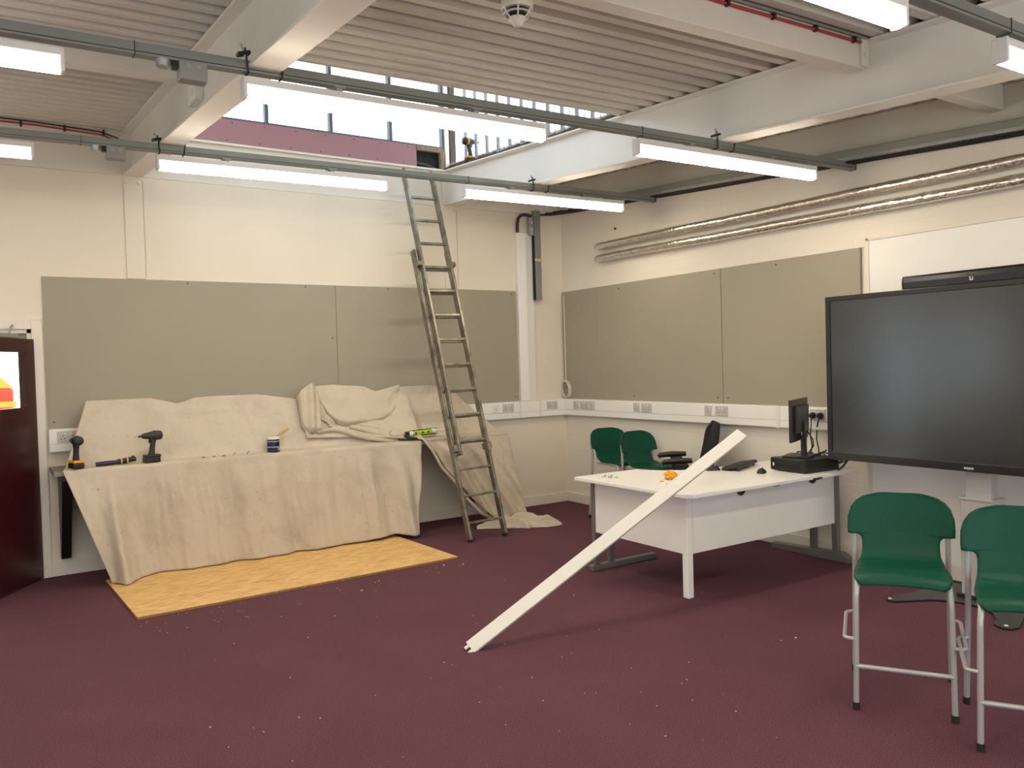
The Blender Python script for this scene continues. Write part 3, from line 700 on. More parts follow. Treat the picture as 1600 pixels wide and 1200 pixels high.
for k in range(2): G().lathe([(.010, 0), (.010, .004)], (-.475, -.091, 3.09 + .07 * k), (0, -1, 0), 10).build('bolt', 'white_pl', t)
tag(G().tube([(-.63, -.03, 3.04), (-.63, -.035, 3.15), (-.615, -.04, 3.21), (-.58, -.05, 3.245), (-.53, -.06, 3.25), (-.47, -.07, 3.235)], .017, 10).build('looped_cable', 'cable_p', None, 60), 'dark purple cable looping out of the top of the white riser', 'cable')

# coil of white cable at the corner
t = thing('cable_coil', 'coil of white cable hanging at the room corner over the trunking', 'cable', (-.05, -.07, 1.19))
pts = [(-.036, -.062, 2.36), (-.036, -.062, 1.75), (-.038, -.065, 1.40)]
G().tube(pts, .006, 8).build('drop', 'cable_w', t, 60)
g = G(); R1 = random.Random(5)
for k in range(5):
    rx, rz = .068 + .018 * R1.random(), .085 + .02 * R1.random(); cy = -.075 - .01 * R1.random(); tw = R1.uniform(-.2, .2)
    g.tube([(-.040 - .006 * k, cy + rx * math.cos(a) + tw * rz * math.sin(a) * .4, 1.295 + rz * math.sin(a)) for a in [2 * math.pi * q / 22 for q in range(22)]], .006, 6, closed=True)
g.build('coil', 'cable_w', t, 60)
g = G().tube([(-.04, -.03, 1.42), (-.05, .0 - .02, 1.36), (-.055, -.06, 1.33), (-.05, -.12, 1.38)], .006, 6); g.build('tie', 'cable_w', t, 60)

# foil lagged pipes on the right wall
for zc, lab in ((2.829, 'upper'), (2.701, 'lower')):
    t = thing('foil_pipe', lab + ' foil lagged heating pipe along the wall over the display', 'pipe', (-.085, -3, zc))
    pts = [(.02, -.715, zc), (-.045, -.718, zc), (-.075, -.735, zc), (-.085, -.77, zc)] ; rr = [.039] * 4
    yy = -.9
    while yy > Y0:
        pts.append((-.085 + .002 * math.sin(yy * 7), yy, zc + .006 * (yy + .8) + .002 * math.sin(yy * 3 + zc * 9))); rr.append(.039 + .0015 * math.sin(yy * 23 + zc * 40)); yy -= .09
    G().tube(pts, rr, 24).build('lagging', 'foil', t, 70)
    for k, y in enumerate((-1.0, -2.1, -3.2, -4.3, -5.4)):
        G().tube([(-.085, y - .02, zc + .006 * (y + .8)), (-.085, y + .02, zc + .006 * (y + .8))], .0405, 24).build('foil_tape_band', 'foil', t, 70)
        G().box(-.05, 0, y - .32, y - .30, zc - .012, zc + .012).build('bracket', 'galv', t)
g = G().lathe([(.012, 0), (.012, .01)], (-.019, -.965, 2.99), (-1, 0, 0), 12); tag(g.build('wall_plug', 'screw'), 'dark round plug hole in the wall above the foil pipe ends', 'hole')

# ================================================================== DOOR
hx, hy = DX1 - .005, -.03
fp = P(0, 936, 'z', 0); dd = Vector((fp.x - hx, fp.y - hy, 0)).normalized(); nn = Vector((dd.y, -dd.x, 0)); uz = Vector((0, 0, 1))
r = struct_root('door_1', (hx, hy, 0))
DWt, DH = .84, 1.905
def slabd(a0, a1, z0, z1, th=.044, off=0.0):
    c = Vector((hx, hy, 0)) + dd * ((a0 + a1) / 2) + uz * ((z0 + z1) / 2) + nn * off
    return G().obox(c, dd, nn, uz, (a1 - a0) / 2, th / 2, (z1 - z0) / 2)
gl = (.135, DWt - .135, 1.375, 1.800)
leaf = slabd(0, .12, .01, DH); 
for q in (slabd(DWt - .12, DWt, .01, DH), slabd(.12, DWt - .12, .01, 1.36), slabd(.12, DWt - .12, 1.815, DH)):
    b = len(leaf.v); leaf.v += q.v; leaf.f += [tuple(b + i for i in f) for f in q.f]
leaf.build('door_leaf', 'door', r)
g = slabd(.12, .135, 1.36, 1.815, .056)
for q in (slabd(DWt - .135, DWt - .12, 1.36, 1.815, .056), slabd(.135, DWt - .135, 1.36, 1.375, .056), slabd(.135, DWt - .135, 1.80, 1.815, .056)):
    b = len(g.v); g.v += q.v; g.f += [tuple(b + i for i in f) for f in q.f]
g.build('glazing_bead', 'door', r)
slabd(.135, DWt - .135, 1.375, 1.80, .006).build('pane', 'glass', r)
for z in (.28, 1.05, 1.80): G().cyl((hx + .004, hy - .012, z - .05), (hx + .004, hy - .012, z + .05), .011, n=10).build('hinge', 'timber_dark', r)
c = Vector((hx, hy, 0))
G().obox(c + dd * .36 + uz * (DH + .02) - nn * .0, dd, nn, uz, .16, .022, .016).build('door_closer', 'galv', r, bevel=0.004)
G().tube([c + dd * .30 + uz * (DH + .03), Vector((hx - .12, -.03, DZ + .03))], .009, 8).build('closer_arm', 'galv', r, 60)
G().box(DX1 - .0, DX1 + .075, -.022, .0, 0, DZ + .075).box(DX0 - .075, DX1, -.022, .0, DZ, DZ + .075).box(DX0 - .075, DX0, -.022, 0, 0, DZ).build('architrave', 'frame_w', r, bevel=0.004)
G().box(DX1 - .03, DX1, -.0, .2, 0, DZ).box(DX0, DX0 + .03, 0, .2, 0, DZ).box(DX0, DX1, 0, .2, DZ - .03, DZ).build('door_lining', 'frame_w', r)
G().box(DX0 + .03, DX1 - .03, .02, .07, 1.87, DZ - .03).build('head_shade_strip', 'worktop', r)  # dark strip stands in for the shade under the frame head
# outside the door: pale yard, a grey block and a red and orange barrier
struct(G().box(-12, 2, .22, 14, -.2, -.1).build('ground_outside', 'concrete'))
t = thing('safety_barrier', 'red and orange plastic barrier outside seen through the door glass', 'barrier', (-5.6, 2.6, -.1))
G().box(-6.6, -5.35, 2.55, 2.65, -.1, 1.50).build('barrier_panel', 'barrier', t, bevel=0.03)
for z in (1.30, 1.02): G().box(-6.6, -5.33, 2.52, 2.56, z, z + .06).build('barrier_stripe', 'barrier_o', t)
g = G().prism([(-6.6, 1.50), (-5.35, 1.50), (-5.62, 1.78), (-6.6, 2.0)], (0, 2.56, 0), (1, 0, 0), (0, 0, 1), (0, 1, 0), .08); g.build('barrier_top', 'barrier_o', t)
tag(G().box(-8.0, -5.9, 9.0, 9.4, -.1, 3.4).build('grey_outbuilding', 'grey_block'), 'pale grey building wall outside the door glass', 'building')

# ================================================================== BENCH
BZ = .885
t = thing('work_bench', 'grey wall bench on black steel brackets under the dust sheets', 'bench', (-3.2, -.25, 0))
G().box(-5.205, -1.17, -.495, -.003, BZ - .035, BZ).build('worktop', 'worktop', t, bevel=0.003)
for x in (-5.115, -3.6, -2.45, -1.30):
    g = G().prism([(-.002, .14), (-.002, BZ - .035), (-.46, BZ - .035), (-.46, BZ - .075), (-.055, .14)], (x - .035, 0, 0), (0, 1, 0), (0, 0, 1), (1, 0, 0), .07)
    g.build('bracket', 'black', t, bevel=0.003)

# ------------------------------------------------------------------ dust sheets
def nz(x, y, z, s): return noise.noise(Vector((x * s, y * s, z * s)))
def loft(cols, nu, nv, ufun=None):
    """cols: list of (u, [ctrl points]); linear in u (smoothed), polyline in v with softened corners"""
    R = []
    m = len(cols[0][1])
    for i in range(nu + 1):
        u = i / nu
        for k in range(len(cols) - 1):
            if cols[k][0] <= u <= cols[k + 1][0] + 1e-9: break
        t = (u - cols[k][0]) / max(1e-6, cols[k + 1][0] - cols[k][0])
        a, b = cols[k][1], cols[k + 1][1]
        pts = [Vector(p).lerp(Vector(q), t) for p, q in zip(a, b)]
        seg = [(pts[j + 1] - pts[j]).length for j in range(m - 1)]; L = sum(seg)
        row = []
        for j in range(nv + 1):
            def at(s):
                s = max(0, min(L, s)); q = 0
                while q < m - 2 and s > seg[q]: s -= seg[q]; q += 1
                return pts[q].lerp(pts[q + 1], s / max(1e-6, seg[q]))
            s = L * j / nv; w = .028
            p = (at(s - w) + at(s) * 2 + at(s + w)) / 4
            if j == 0: p = pts[0]
            if j == nv: p = pts[-1]
            row.append(p)
        R.append(row)
    return R
def ridge(px, py, y=-.15):
    p = P(px, py, 'y', y); return p.x, p.z
RG1 = [ridge(*q) for q in ((130, 625), (180, 622), (235, 619.5), (246, 621), (280, 629), (304, 618), (340, 616), (407, 614), (440, 618.5), (465, 622), (520, 624), (584, 630), (640, 630))]
RG2 = [ridge(*q) for q in ((463, 622), (470, 613), (482, 606), (500, 605), (515, 604), (565, 605.5), (584, 614), (600, 610), (621, 604), (660, 602), (698, 601), (722, 625), (745, 647), (770, 665), (797, 680))]
# --- first sheet
xL = dict(back=-4.95, ridge=-4.935, base=-5.12, edge=-5.15, hem=-4.86); xR = dict(back=-2.2, ridge=-2.2, base=-2.16, edge=-2.13, hem=-2.27)
cols = []; N = 40
hem_tab = [(0, (-.66, .024)), (.05, (-.68, .024)), (.09, (-.62, .024)), (.13, (-.55, .024)), (.3, (-.56, .026)), (.55, (-.57, .026)), (.8, (-.58, .032)), (.93, (-.60, .055)), (.97, (-.62, .030)), (1.0, (-.64, .035))]
for i in range(N + 1):
    u = i / N
    def xx(k): return lerp(xL[k], xR[k], u)
    zr = interp(xx('ridge'), RG1)
    hy_ = interp(u, [(a, b[0]) for a, b in hem_tab]); hz_ = interp(u, [(a, b[1]) for a, b in hem_tab])
    cols.append((u, [(xx('back'), -.05, zr - .12), (xx('ridge') , -.15, zr), (xx('base') + (.0), -.385, BZ + .016), (xx('edge'), -.512, BZ + .010), (lerp(xx('edge'), xx('hem'), .5), lerp(-.525, hy_, .5), .46), (xx('hem'), hy_, hz_)]))
R = loft(cols, 300, 150)
for i, row in enumerate(R):
    u = i / 300
    for j, p in enumerate(row):
        v = j / 150; x = p.x
        hang = smooth01((BZ - .01 - p.z) / .5) if p.y < -.5 else 0
        if p.y < -.495:
            xs_ = x + .10 * (p.z - BZ) + .02 * nz(x, 9, p.z, 3)
            f = .050 * nz(xs_, 0, p.z * .06, 3.6) + .046 * nz(xs_, 3, p.z * .06, 8.5) + .014 * nz(xs_, 7, p.z * .12, 19)
            f += .005 * nz(x * 1.0 + p.z * .5, 1, p.z * .35, 16) + .0022 * nz(x + p.z * .35, 2, p.z * .45, 42)
            d = x - (-4.86 + .10 * (BZ - p.z)); f += .085 * math.exp(-(d / .045) ** 2) * hang - .03 * math.exp(-((d - .11) / .07) ** 2) * hang
            d2 = x - (-2.36 + .03 * (BZ - p.z)); f += .035 * math.exp(-(d2 / .045) ** 2) * hang
            fall = min(1, (BZ - p.z) / .25); p.y -= (f + .012) * max(.12, fall)
        elif p.z > BZ + .03:
            w = .006 * nz(x, p.y, p.z, 6) + .003 * nz(x, p.y + 4, p.z, 17)
            d = (x + 4.06); zz = p.z - 1.33; w += -.022 * math.exp(-(d / .10) ** 2 - (zz / .07) ** 2) + .012 * math.exp(-(d / .22) ** 2 - ((zz + .055) / .02) ** 2)
            p.y -= w; p.z += w * .4
        p.z = max(p.z, .021)
tag(G().rows(R).build('dust_sheet', 'cloth1', None, 180, solid=.003, normals=False), 'large stained cream dust sheet hanging to the strand board', 'dust sheet')
# --- second sheet
cols = []; N = 44
x0, x1 = RG2[0][0] + .01, -1.17
hem2 = [(-3.35, (-.355, BZ + .11)), (-3.1, (-.36, BZ + .095)), (-2.8, (-.37, BZ + .080)), (-2.4, (-.43, BZ + .045)), (-2.14, (-.505, BZ + .018)), (-2.06, (-.545, BZ - .10)), (-1.98, (-.56, BZ - .26)), (-1.86, (-.575, BZ - .40)), (-1.72, (-.60, BZ - .60)), (-1.60, (-.64, BZ - .74)), (-1.46, (-.68, .06)), (-1.34, (-.72, .025)), (-1.17, (-.72, .022))]
for i in range(N + 1):
    u = i / N; x = lerp(x0, x1, u)
    zr = interp(x, RG2) if x < -1.2 else BZ + .03
    zr = max(zr, BZ + .03)
    hy_ = interp(x, [(a, b[0]) for a, b in hem2]); hz_ = interp(x, [(a, b[1]) for a, b in hem2])
    k = smooth01((x + 2.16) / .1)               # 0: lies on the hump, 1: hangs over the front
    base = (x, lerp(hy_ + .04, -.40, k), lerp(hz_ + .075, BZ + .028, k)); edge = (x + .02 * k, lerp(hy_ + .022, -.522, k), lerp(hz_ + .04, BZ + .018, k))
    mid = (x + .03 * k, lerp(hy_ + .010, lerp(-.54, hy_, .5), k), lerp(hz_ + .018, lerp(BZ, hz_, .5), k)); hem = (x + .06 * k, hy_, hz_)
    hx_ = x + .10 * k * max(0, (x + 1.6)) 
    cols.append((u, [(x, -.04, zr - .1), (x, -.158, zr + .004), base, edge, mid, (hx_ + .06 * k, hy_, hz_)]))
R = loft(cols, 260, 150)
for i, row in enumerate(R):
    for j, p in enumerate(row):
        x = p.x; v = j / 150
        if p.y < -.5 and p.z < BZ:
            dg = x + .55 * (p.z - BZ)           # diagonal folds sweeping to the trailing corner
            f = .040 * nz(dg, 0, 0, 6) + .026 * nz(dg, 5, p.z * .3, 13) + .006 * nz(x, 2, p.z, 20)
            f += .070 * math.exp(-((dg + 1.94) / .045) ** 2) + .05 * math.exp(-((dg + 1.66) / .035) ** 2) - .025 * math.exp(-((dg + 1.83) / .05) ** 2)
            fall = min(1, (BZ - p.z) / .15); p.y -= (f + .015) * max(.1, fall)
        else:
            w = .010 * nz(x, p.y, p.z, 5) + .006 * nz(x, p.y, p.z + 3, 12) + .003 * nz(x, 2, p.z, 28)
            p.y -= w + .014; p.z += .35 * w + .004
        p.z = max(p.z, .006)
g = G().rows(R)
HN = Vector((0, -.49, .235)).normalized(); HQ = Vector((0, -.385, .9))
def HP(px, py, off=0.0):
    d = CR * ((px - 800) / FPX) - CU * ((py - 600) / FPX) + CF
    return CP + d * ((HQ - CP).dot(HN) / d.dot(HN)) + HN * (off + .020)
def px_loft(top, bot, nu, nv, off):
    R = []
    def samp(L, u):
        q = u * (len(L) - 1); i = min(int(q), len(L) - 2); w = q - i; return lerp(L[i][0], L[i + 1][0], w), lerp(L[i][1], L[i + 1][1], w)
    for i in range(nu + 1):
        u = i / nu; a_, b_ = samp(top, u), samp(bot, u); row = []
        for j in range(nv + 1):
            v = j / nv; row.append(HP(lerp(a_[0], b_[0], v), lerp(a_[1], b_[1], v), off(u, v)))
        R.append(row)
    return R
# the swag between two covered objects
swt = [(486, 608), (497, 606), (506, 604.5), (515, 604), (535, 605), (555, 606), (567, 607), (584, 614), (600, 610), (612, 606), (621, 604)]
swb = [(492, 622), (505, 644), (511, 655), (525, 665), (540, 669), (560, 666), (575, 664.5), (594, 661), (606, 654), (615, 643), (622, 618)]
g.rows(px_loft(swt, swb, 90, 40, lambda u, v: .022 + .034 * math.sin(min(1, v * 1.05) * 2.2) * math.sin(math.pi * min(1, .15 + u * .85)) - .10 * max(0, v - .92) / .08 * .5 + .012 * nz(u * 5, v * 2, 0, 1.3) + .006 * nz(u * 12, v * 5, 2, 1)))
# the bunched lapel at its free end
lt = [(463, 621), (468, 614), (474, 609), (481, 606), (488, 607), (493, 614), (495, 621)]
lb = [(470, 668), (476, 675), (482, 679), (488, 680), (494, 679.5), (498, 678), (499, 672)]
g.rows(px_loft(lt, lb, 48, 40, lambda u, v: .030 + .035 * math.sin(math.pi * u) + .015 * math.sin(u * 15 + v * 1.5) - .06 * max(0, v - .93) / .07 - .05 * max(0, abs(u - .5) - .44) / .06))
lt = [(490, 612), (496, 622), (500, 634), (505, 645), (510, 653)]; lb = [(497, 655), (500, 659), (505, 662), (512, 666), (524, 671)]
g.rows(px_loft(lt, lb, 24, 20, lambda u, v: .022 + .022 * math.sin(math.pi * v) + .008 * math.sin(u * 14)))
# ropes of cloth trailing along the foot of the swag
for pl_, r_ in (([(494, 678), (506, 675), (520, 673), (535, 676), (552, 682), (575, 687), (600, 690), (622, 692)], .020), ([(512, 667), (527, 671), (545, 677), (570, 683), (595, 687), (612, 690)], .018), ([(545, 669), (560, 672), (580, 677), (600, 683), (618, 689)], .024), ([(560, 666), (578, 668), (598, 674), (615, 681), (635, 688)], .022), ([(575, 665), (595, 668), (618, 674), (640, 680), (655, 688)], .020), ([(594, 668), (615, 671), (640, 673), (668, 676)], .012)):
    g.tube([HP(a_, b_, .016) for a_, b_ in pl_], [r_ * (.5 + .6 * math.sin(math.pi * (q + .5) / len(pl_))) for q in range(len(pl_))], 12)
# rolled hem sweeping to the floor
g.tube([(a_ + .02, b_[0] - .012, b_[1] + .006) for a_, b_ in hem2[4:-1]], [.008, .012, .014, .014, .015, .017, .020, .022], 10)
# trailing crumpled corner on the carpet
TC = []
for i in range(90):
    t_ = i / 89; c = Vector((lerp(-1.66, -.90, t_), lerp(-.70, -1.06, t_ ** 1.2), 0)); row = []
    wd = interp(t_, [(0, .01), (.2, .06), (.6, .12), (.85, .10), (.95, .07), (1, .02)])
    ht = interp(t_, [(0, .02), (.25, .09), (.6, .10), (.85, .07), (1, .015)])
    for j in range(49):
        s = lerp(-1, 1, j / 48); nrm = Vector((.43, .9, 0))
        rg = abs(math.sin(s * 5.2 + 2.6 * nz(t_ * 4, s, 1, 1) + t_ * 3.0)) ** .8
        z = ht * (1 - abs(s) ** 2.4) * (.18 + .95 * rg + .5 * nz(t_ * 7, s * 3, 0, 1.5)) + .004
        row.append(c + nrm * (s * wd * (1 + .35 * nz(t_ * 11, s, 3, 1))) + Vector((0, 0, max(.004, z))))
    TC.append(row)
g.rows(TC)
tag(g.build('dust_sheet', 'cloth2', None, 180, solid=.003, normals=False), 'rumpled beige dust sheet bunched over the bench behind the ladder', 'dust sheet')

# gathered bundle where the second sheet begins
# ================================================================== STRAND BOARD
a, b, c = P(215, 969, 'z', 0), P(720, 872, 'z', 0), P(170, 908, 'z', 0)
e1 = (b - a).normalized(); e2 = Vector((-e1.y, e1.x, 0))
t = thing('strand_board', 'rectangular golden strand board sheet lying on the purple carpet', 'board', a)
G().prism([(0, 0), (2.455, 0), (2.455, 1.22), (0, 1.22)], a + Vector((0, 0, .0165)), e1, e2, (0, 0, 1), .0015).build('face', 'osb', t)
G().prism([(0, 0), (2.455, 0), (2.455, 1.22), (0, 1.22)], a + Vector((0, 0, .001)), e1, e2, (0, 0, 1), .0155).build('edge', 'osb_edge', t)

# ================================================================== LADDER
t = thing('extension_ladder', 'worn double section aluminium ladder leaning on the tie beam behind the dust sheets', 'ladder', (-1.8, -1.1, 0))
FC = Vector((-1.800, -1.135, 0.0)); TP = Vector((-1.885, -.045, 3.56))
ld = (TP - FC).normalized(); ls = Vector((1, 0.02, 0)); ls = (ls - ld * ls.dot(ld)).normalized(); lnrm = ls.cross(ld)
if lnrm.y > 0: lnrm = -lnrm        # towards the camera side
LT = (TP - FC).length
def section(s0, s1, hw, off, nm):
    sec = []
    for sg in (-1, 1):
        mid = FC + ls * (sg * hw) + lnrm * off
        o = G().obox(mid + ld * ((s0 + s1) / 2), ls, lnrm, ld, .013, .034, (s1 - s0) / 2).build('stile', 'ladder', t, bevel=0.004)
        G().obox(mid + ld * (s0 + .012), ls, lnrm, ld, .0142, .0350, .011).build('foot_cap', 'rubber' if nm == 'lower' else 'ladder', o)
        if nm == 'lower': G().obox(mid + ld * (s1 - .01), ls, lnrm, ld, .015, .036, .02).build('end_cap', 'ladder', o, bevel=0.006)
    return sec
section(0, 2.86, .192, 0.0, 'lower'); section(.79, LT, .158, .062, 'upper')
k = 0; s = .17
while s < LT - .05:
    if s < 2.80: G().obox(FC + ld * s, ls, lnrm, ld, .192, .015, .012).build('rung', 'ladder', t, bevel=0.004)
    if s > .80: G().obox(FC + ld * s + lnrm * .062, ls, lnrm, ld, .158, .015, .012).build('rung', 'ladder', t, bevel=0.004)
    s += .25
for sg in (-1, 1):
    G().obox(FC + ld * 2.70 + ls * (sg * .180) + lnrm * .05, ls, lnrm, ld, .030, .045, .022).build('guide_bracket', 'ladder', t, bevel=0.004)
    G().obox(FC + ld * .86 + ls * (sg * .176) + lnrm * .03, ls, lnrm, ld, .028, .045, .03).build('guide_bracket', 'ladder', t, bevel=0.004)

# ================================================================== TOOLS ON THE BENCH
def driver(loc, rz, label, small=False):
    t = thing('impact_driver', label, 'power tool', loc, rz, world=False)
    zb = .060
    G().box(-.062, .058, -.040, .040, 0, .042).build('battery', 'black', t, bevel=0.008)
    G().box(-.058, .062, -.039, .039, .042, .062).build('battery_mount', 'yellow', t, bevel=0.006)
    pr = []
    g = G().tube([(.0, 0, .06), (.004, 0, .10), (.012, 0, .15), (.016, 0, .185)], [.026, .021, .020, .026], 14); g.build('grip', 'tool_dark', t, 60)
    G().lathe([(.016, -.085), (.020, -.078), (.028, -.035), (.036, .0), (.038, .04), (.034, .062), (.020, .070)], (.016, 0, .212), (1, 0, 0), 22).build('motor_housing', 'tool_dark', t, 60)
    G().lathe([(.008, -.112), (.009, -.085)], (.016, 0, .212), (1, 0, 0), 12).build('chuck', 'dark_metal', t, 60)
    G().cyl((-.125, 0, .212), (-.090, 0, .212), .0035, n=8).build('bit', 'galv', t)
    G().box(-.020, -.008, -.008, .008, .155, .182).build('trigger', 'black', t, bevel=0.003)
    g = G().lathe([(.0383, -.012), (.0393, -.006), (.0393, .006), (.0383, .012)], (.03, 0, .212), (1, 0, 0), 22); g.build('housing_band', 'yellow' if small else 'tool_dark', t, 60)
    return t
ZT = BZ + .0145
p = P(125, 737, 'z', ZT); driver((p.x, -.455, ZT), math.radians(-75), 'cordless driver with yellow battery collar beside the sheet corner near the door')
p = P(250, 728, 'z', ZT); d = driver((p.x, -.46, ZT), math.radians(8), 'all black cordless driver between the hand tools and the paint tin')
for ch in d.children:
    if ch.name.startswith('battery_mount'): ch.data.materials[0] = M['black']
p = P(735, 249, 'x', XR - .0); driver((XR - .02, -.50, ztop(XR, -.5) + .006), math.radians(175), 'cordless driver standing up on the white roof beam under the side glazing', True)
# pouch of hand tools lying on the sheet
xa = P(145, 733, 'y', -.46).x; xb = P(213, 727, 'y', -.46).x; L = xb - xa
t = thing('utility_knife', 'dark blue handled knife lying on the sheet beside the yellow driver', 'hand tool', (xa, -.46, ZT))
G().tube([(xa + .02, -.465, ZT + .018), (xa + L * .30, -.46, ZT + .020), (xa + L * .56, -.455, ZT + .022)], [.016, .019, .015], 10).build('handle', 'navy', t, 60)
G().hexa([(xa - .03, -.467, ZT + .004), (xa + .03, -.467, ZT + .008), (xa + .03, -.462, ZT + .008), (xa - .03, -.462, ZT + .004), (xa - .02, -.467, ZT + .010), (xa + .03, -.467, ZT + .024), (xa + .03, -.462, ZT + .024), (xa - .02, -.462, ZT + .010)]).build('blade', 'galv', t)
t = thing('multi_tool', 'black hand tool with pale bands lying end to end with the blue knife', 'hand tool', (xb, -.46, ZT))
G().tube([(xa + L * .56, -.455, ZT + .024), (xa + L * .75, -.455, ZT + .028), (xa + L * .88, -.455, ZT + .034), (xb, -.455, ZT + .036)], [.020, .022, .020, .018], 10).build('body', 'black', t, 60)
for q in (.66, .80): G().tube([(xa + L * q - .004, -.455, ZT + .027 + .01 * (q - .6)), (xa + L * q + .004, -.455, ZT + .027 + .01 * (q - .6))], .0232, 12).build('band', 'yellow_tag', t, 60)
G().cyl((xa + L * .93, -.455, ZT + .045), (xa + L * .93, -.455, ZT + .062), .012, n=10).build('thumb_wheel', 'black', t, 60)
# paint tin + brush
p = P(428, 712, 'y', -.455); tx = p.x
t = thing('paint_tin', 'small navy paint tin with white lid on the sheet edge', 'tin', (tx, -.45, ZT))
c = Vector((tx, -.45, ZT))
G().lathe([(.050, 0), (.053, .003), (.053, .110), (.050, .113)], c, n=32).build('can', 'navy', t, 40)
G().lathe([(.055, .110), (.055, .124), (.050, .127), (.001, .127)], c, n=32).build('lid', 'white_pl', t, 40)
for z in (.092, .044): G().lathe([(.0534, z - .002), (.0537, z), (.0534, z + .002)], c, n=32).build('label_line', 'badge', t, 60)
cc = P(433.5, 709, 'y', -.503); cc = Vector((tx + .026, -.4965, ZT + .026))
G().tube([cc + Vector((.009 * math.cos(a), .002 * math.cos(a) * .0, .009 * math.sin(a))) for a in [2 * math.pi * q / 16 for q in range(16)]], .0022, 6, closed=True).build('ring_mark', 'badge', t)
t = thing('paint_brush', 'wooden handled paint brush sticking out behind the navy tin', 'brush', (tx + .05, -.40, ZT))
a0, a1 = Vector((tx - .02, -.39, ZT + .085)), Vector((tx + .155, -.38, ZT + .185))
G().obox(a0.lerp(a1, .62), a1 - a0, (0, 1, 0), (a1 - a0).cross(Vector((0, 1, 0))), .085, .008, .010).build('handle', 'brush_wood', t, bevel=0.004)
G().obox(a0.lerp(a1, .08), a1 - a0, (0, 1, 0), (a1 - a0).cross(Vector((0, 1, 0))), .03, .010, .016).build('bristles', 'timber_dark', t, bevel=0.003)
G().lathe([(.008, 0), (.008, .012)], a1 - (a1 - a0).normalized() * .004, a1 - a0, 10).build('handle_tip', 'white_pl', t)
# sealant gun
y = -.475; A = P(609, 686, 'y', y); B = P(684, 684, 'y', y); zg = ZT + .062
t = thing('sealant_gun', 'black sealant gun with lime green cartridge beside the ladder', 'tool', (lerp(A.x, B.x, .5), y, ZT))
def gx(f): return lerp(A.x, B.x, f)
ca, cb = Vector((gx(.40), y, zg)), Vector((gx(.96), y, zg + .012))
G().cyl(ca, cb, .024, n=22).build('cartridge', 'lime', t, 40)
G().cyl(ca - Vector((.004, 0, 0)), ca + Vector((.03, 0, .002)), .0245, n=22).build('cartridge_end', 'white_pl', t, 40)
G().cyl(cb - Vector((.05, 0, .0)), cb, .0246, n=22).build('cartridge_label', 'badge', t, 40)
for f in (.52, .66, .78):
    q = ca.lerp(cb, (f - .40) / .56); G().obox(q + Vector((0, -.0243, .002)), (1, 0, 0), (0, 0, 1), (0, 1, 0), .010, .008, .0006).build('label_print', 'tool_dark', t)
G().tube([ca + Vector((0, 0, .027)), cb + Vector((.008, 0, .027)), cb + Vector((.012, 0, 0)), cb + Vector((.008, 0, -.027))], .004, 6).build('frame_rail', 'black', t)
G().tube([ca + Vector((0, 0, -.027)), cb + Vector((.008, 0, -.027))], .004, 6).build('frame_rail', 'black', t)
G().obox(ca + Vector((-.02, 0, -.002)), (1, 0, 0), (0, 1, 0), (0, 0, 1), .022, .015, .026).build('gun_head', 'black', t, bevel=0.005)
G().tube([ca + Vector((-.04, 0, -.005)), ca + Vector((-.015, -.03, -.030)), ca + Vector((.06, -.055, -.044))], [.012, .011, .010], 8).build('handle', 'black', t, 60)
G().tube([ca + Vector((-.05, 0, -.01)), ca + Vector((-.035, -.05, -.046))], .008, 8).build('trigger', 'black', t, 60)
hp = [Vector((gx(f), y, zg + z)) for f, z in ((.38, .0), (.06, -.005), (.015, .004), (.0, .022), (.012, .040), (.05, .048))]
G().tube(hp, .004, 8).build('plunger_hook', 'galv', t, 60)
G().cyl(cb, cb + Vector((.11, 0, .006)), .008, .003, n=10).build('nozzle', 'white_pl', t, 60)
# little wood offcuts / screws on the sheet edge
for k, (px, py) in enumerate(((318, 719), (335, 716), (350, 714), (367, 712), (388, 711))):
    p = P(px, py, 'y', -.47); G_ = G().cyl((p.x - .012, -.47, ZT + .004), (p.x + .012, -.47 + .004 * k, ZT + .004 + (.02 if k in (3, 4) else 0)), .0028, n=6)
    tag(G_.build('loose_screw', 'screw'), 'loose screw lying on the dust sheet between driver and paint tin', 'screw', 'loose screws on the dust sheet')

# ================================================================== DESK
DT = .73
t = thing('teacher_desk', 'white corner desk with modesty panels and one white square leg', 'desk', (-1.7, -3.5, 0))
poly = [(-1.905, -2.585), (-1.905, -3.705), (-1.86, -3.775), (-.14, -3.785), (-.14, -2.98), (-.40, -2.965), (-.72, -2.965), (-.93, -2.94), (-1.08, -2.88), (-1.19, -2.78), (-1.255, -2.66), (-1.275, -2.585)]
G().prism(poly, (0, 0, DT - .026), (1, 0, 0), (0, 1, 0), (0, 0, 1), .026).build('desktop', 'white_gl', t, bevel=0.004)
G().box(-1.755, -1.735, -3.56, -2.62, .295, DT - .03).build('modesty_panel', 'white_gl', t, bevel=0.002)
G().box(-1.70, -.120, -3.60, -3.58, .295, DT - .03).build('modesty_panel', 'white_gl', t, bevel=0.002)
G().box(-1.757, -1.705, -3.605, -3.553, .0, DT - .026).build('leg', 'white_gl', t, bevel=0.006)
# grey cantilever leg at the free end
G().box(-1.80, -1.14, -2.655, -2.595, .0, .045).build('foot', 'leg_grey', t, bevel=0.008)
for x in (-1.745, -1.60): G().box(x - .02, x + .03, -2.645, -2.605, .045, DT - .026).build('column', 'leg_grey', t, bevel=0.004)
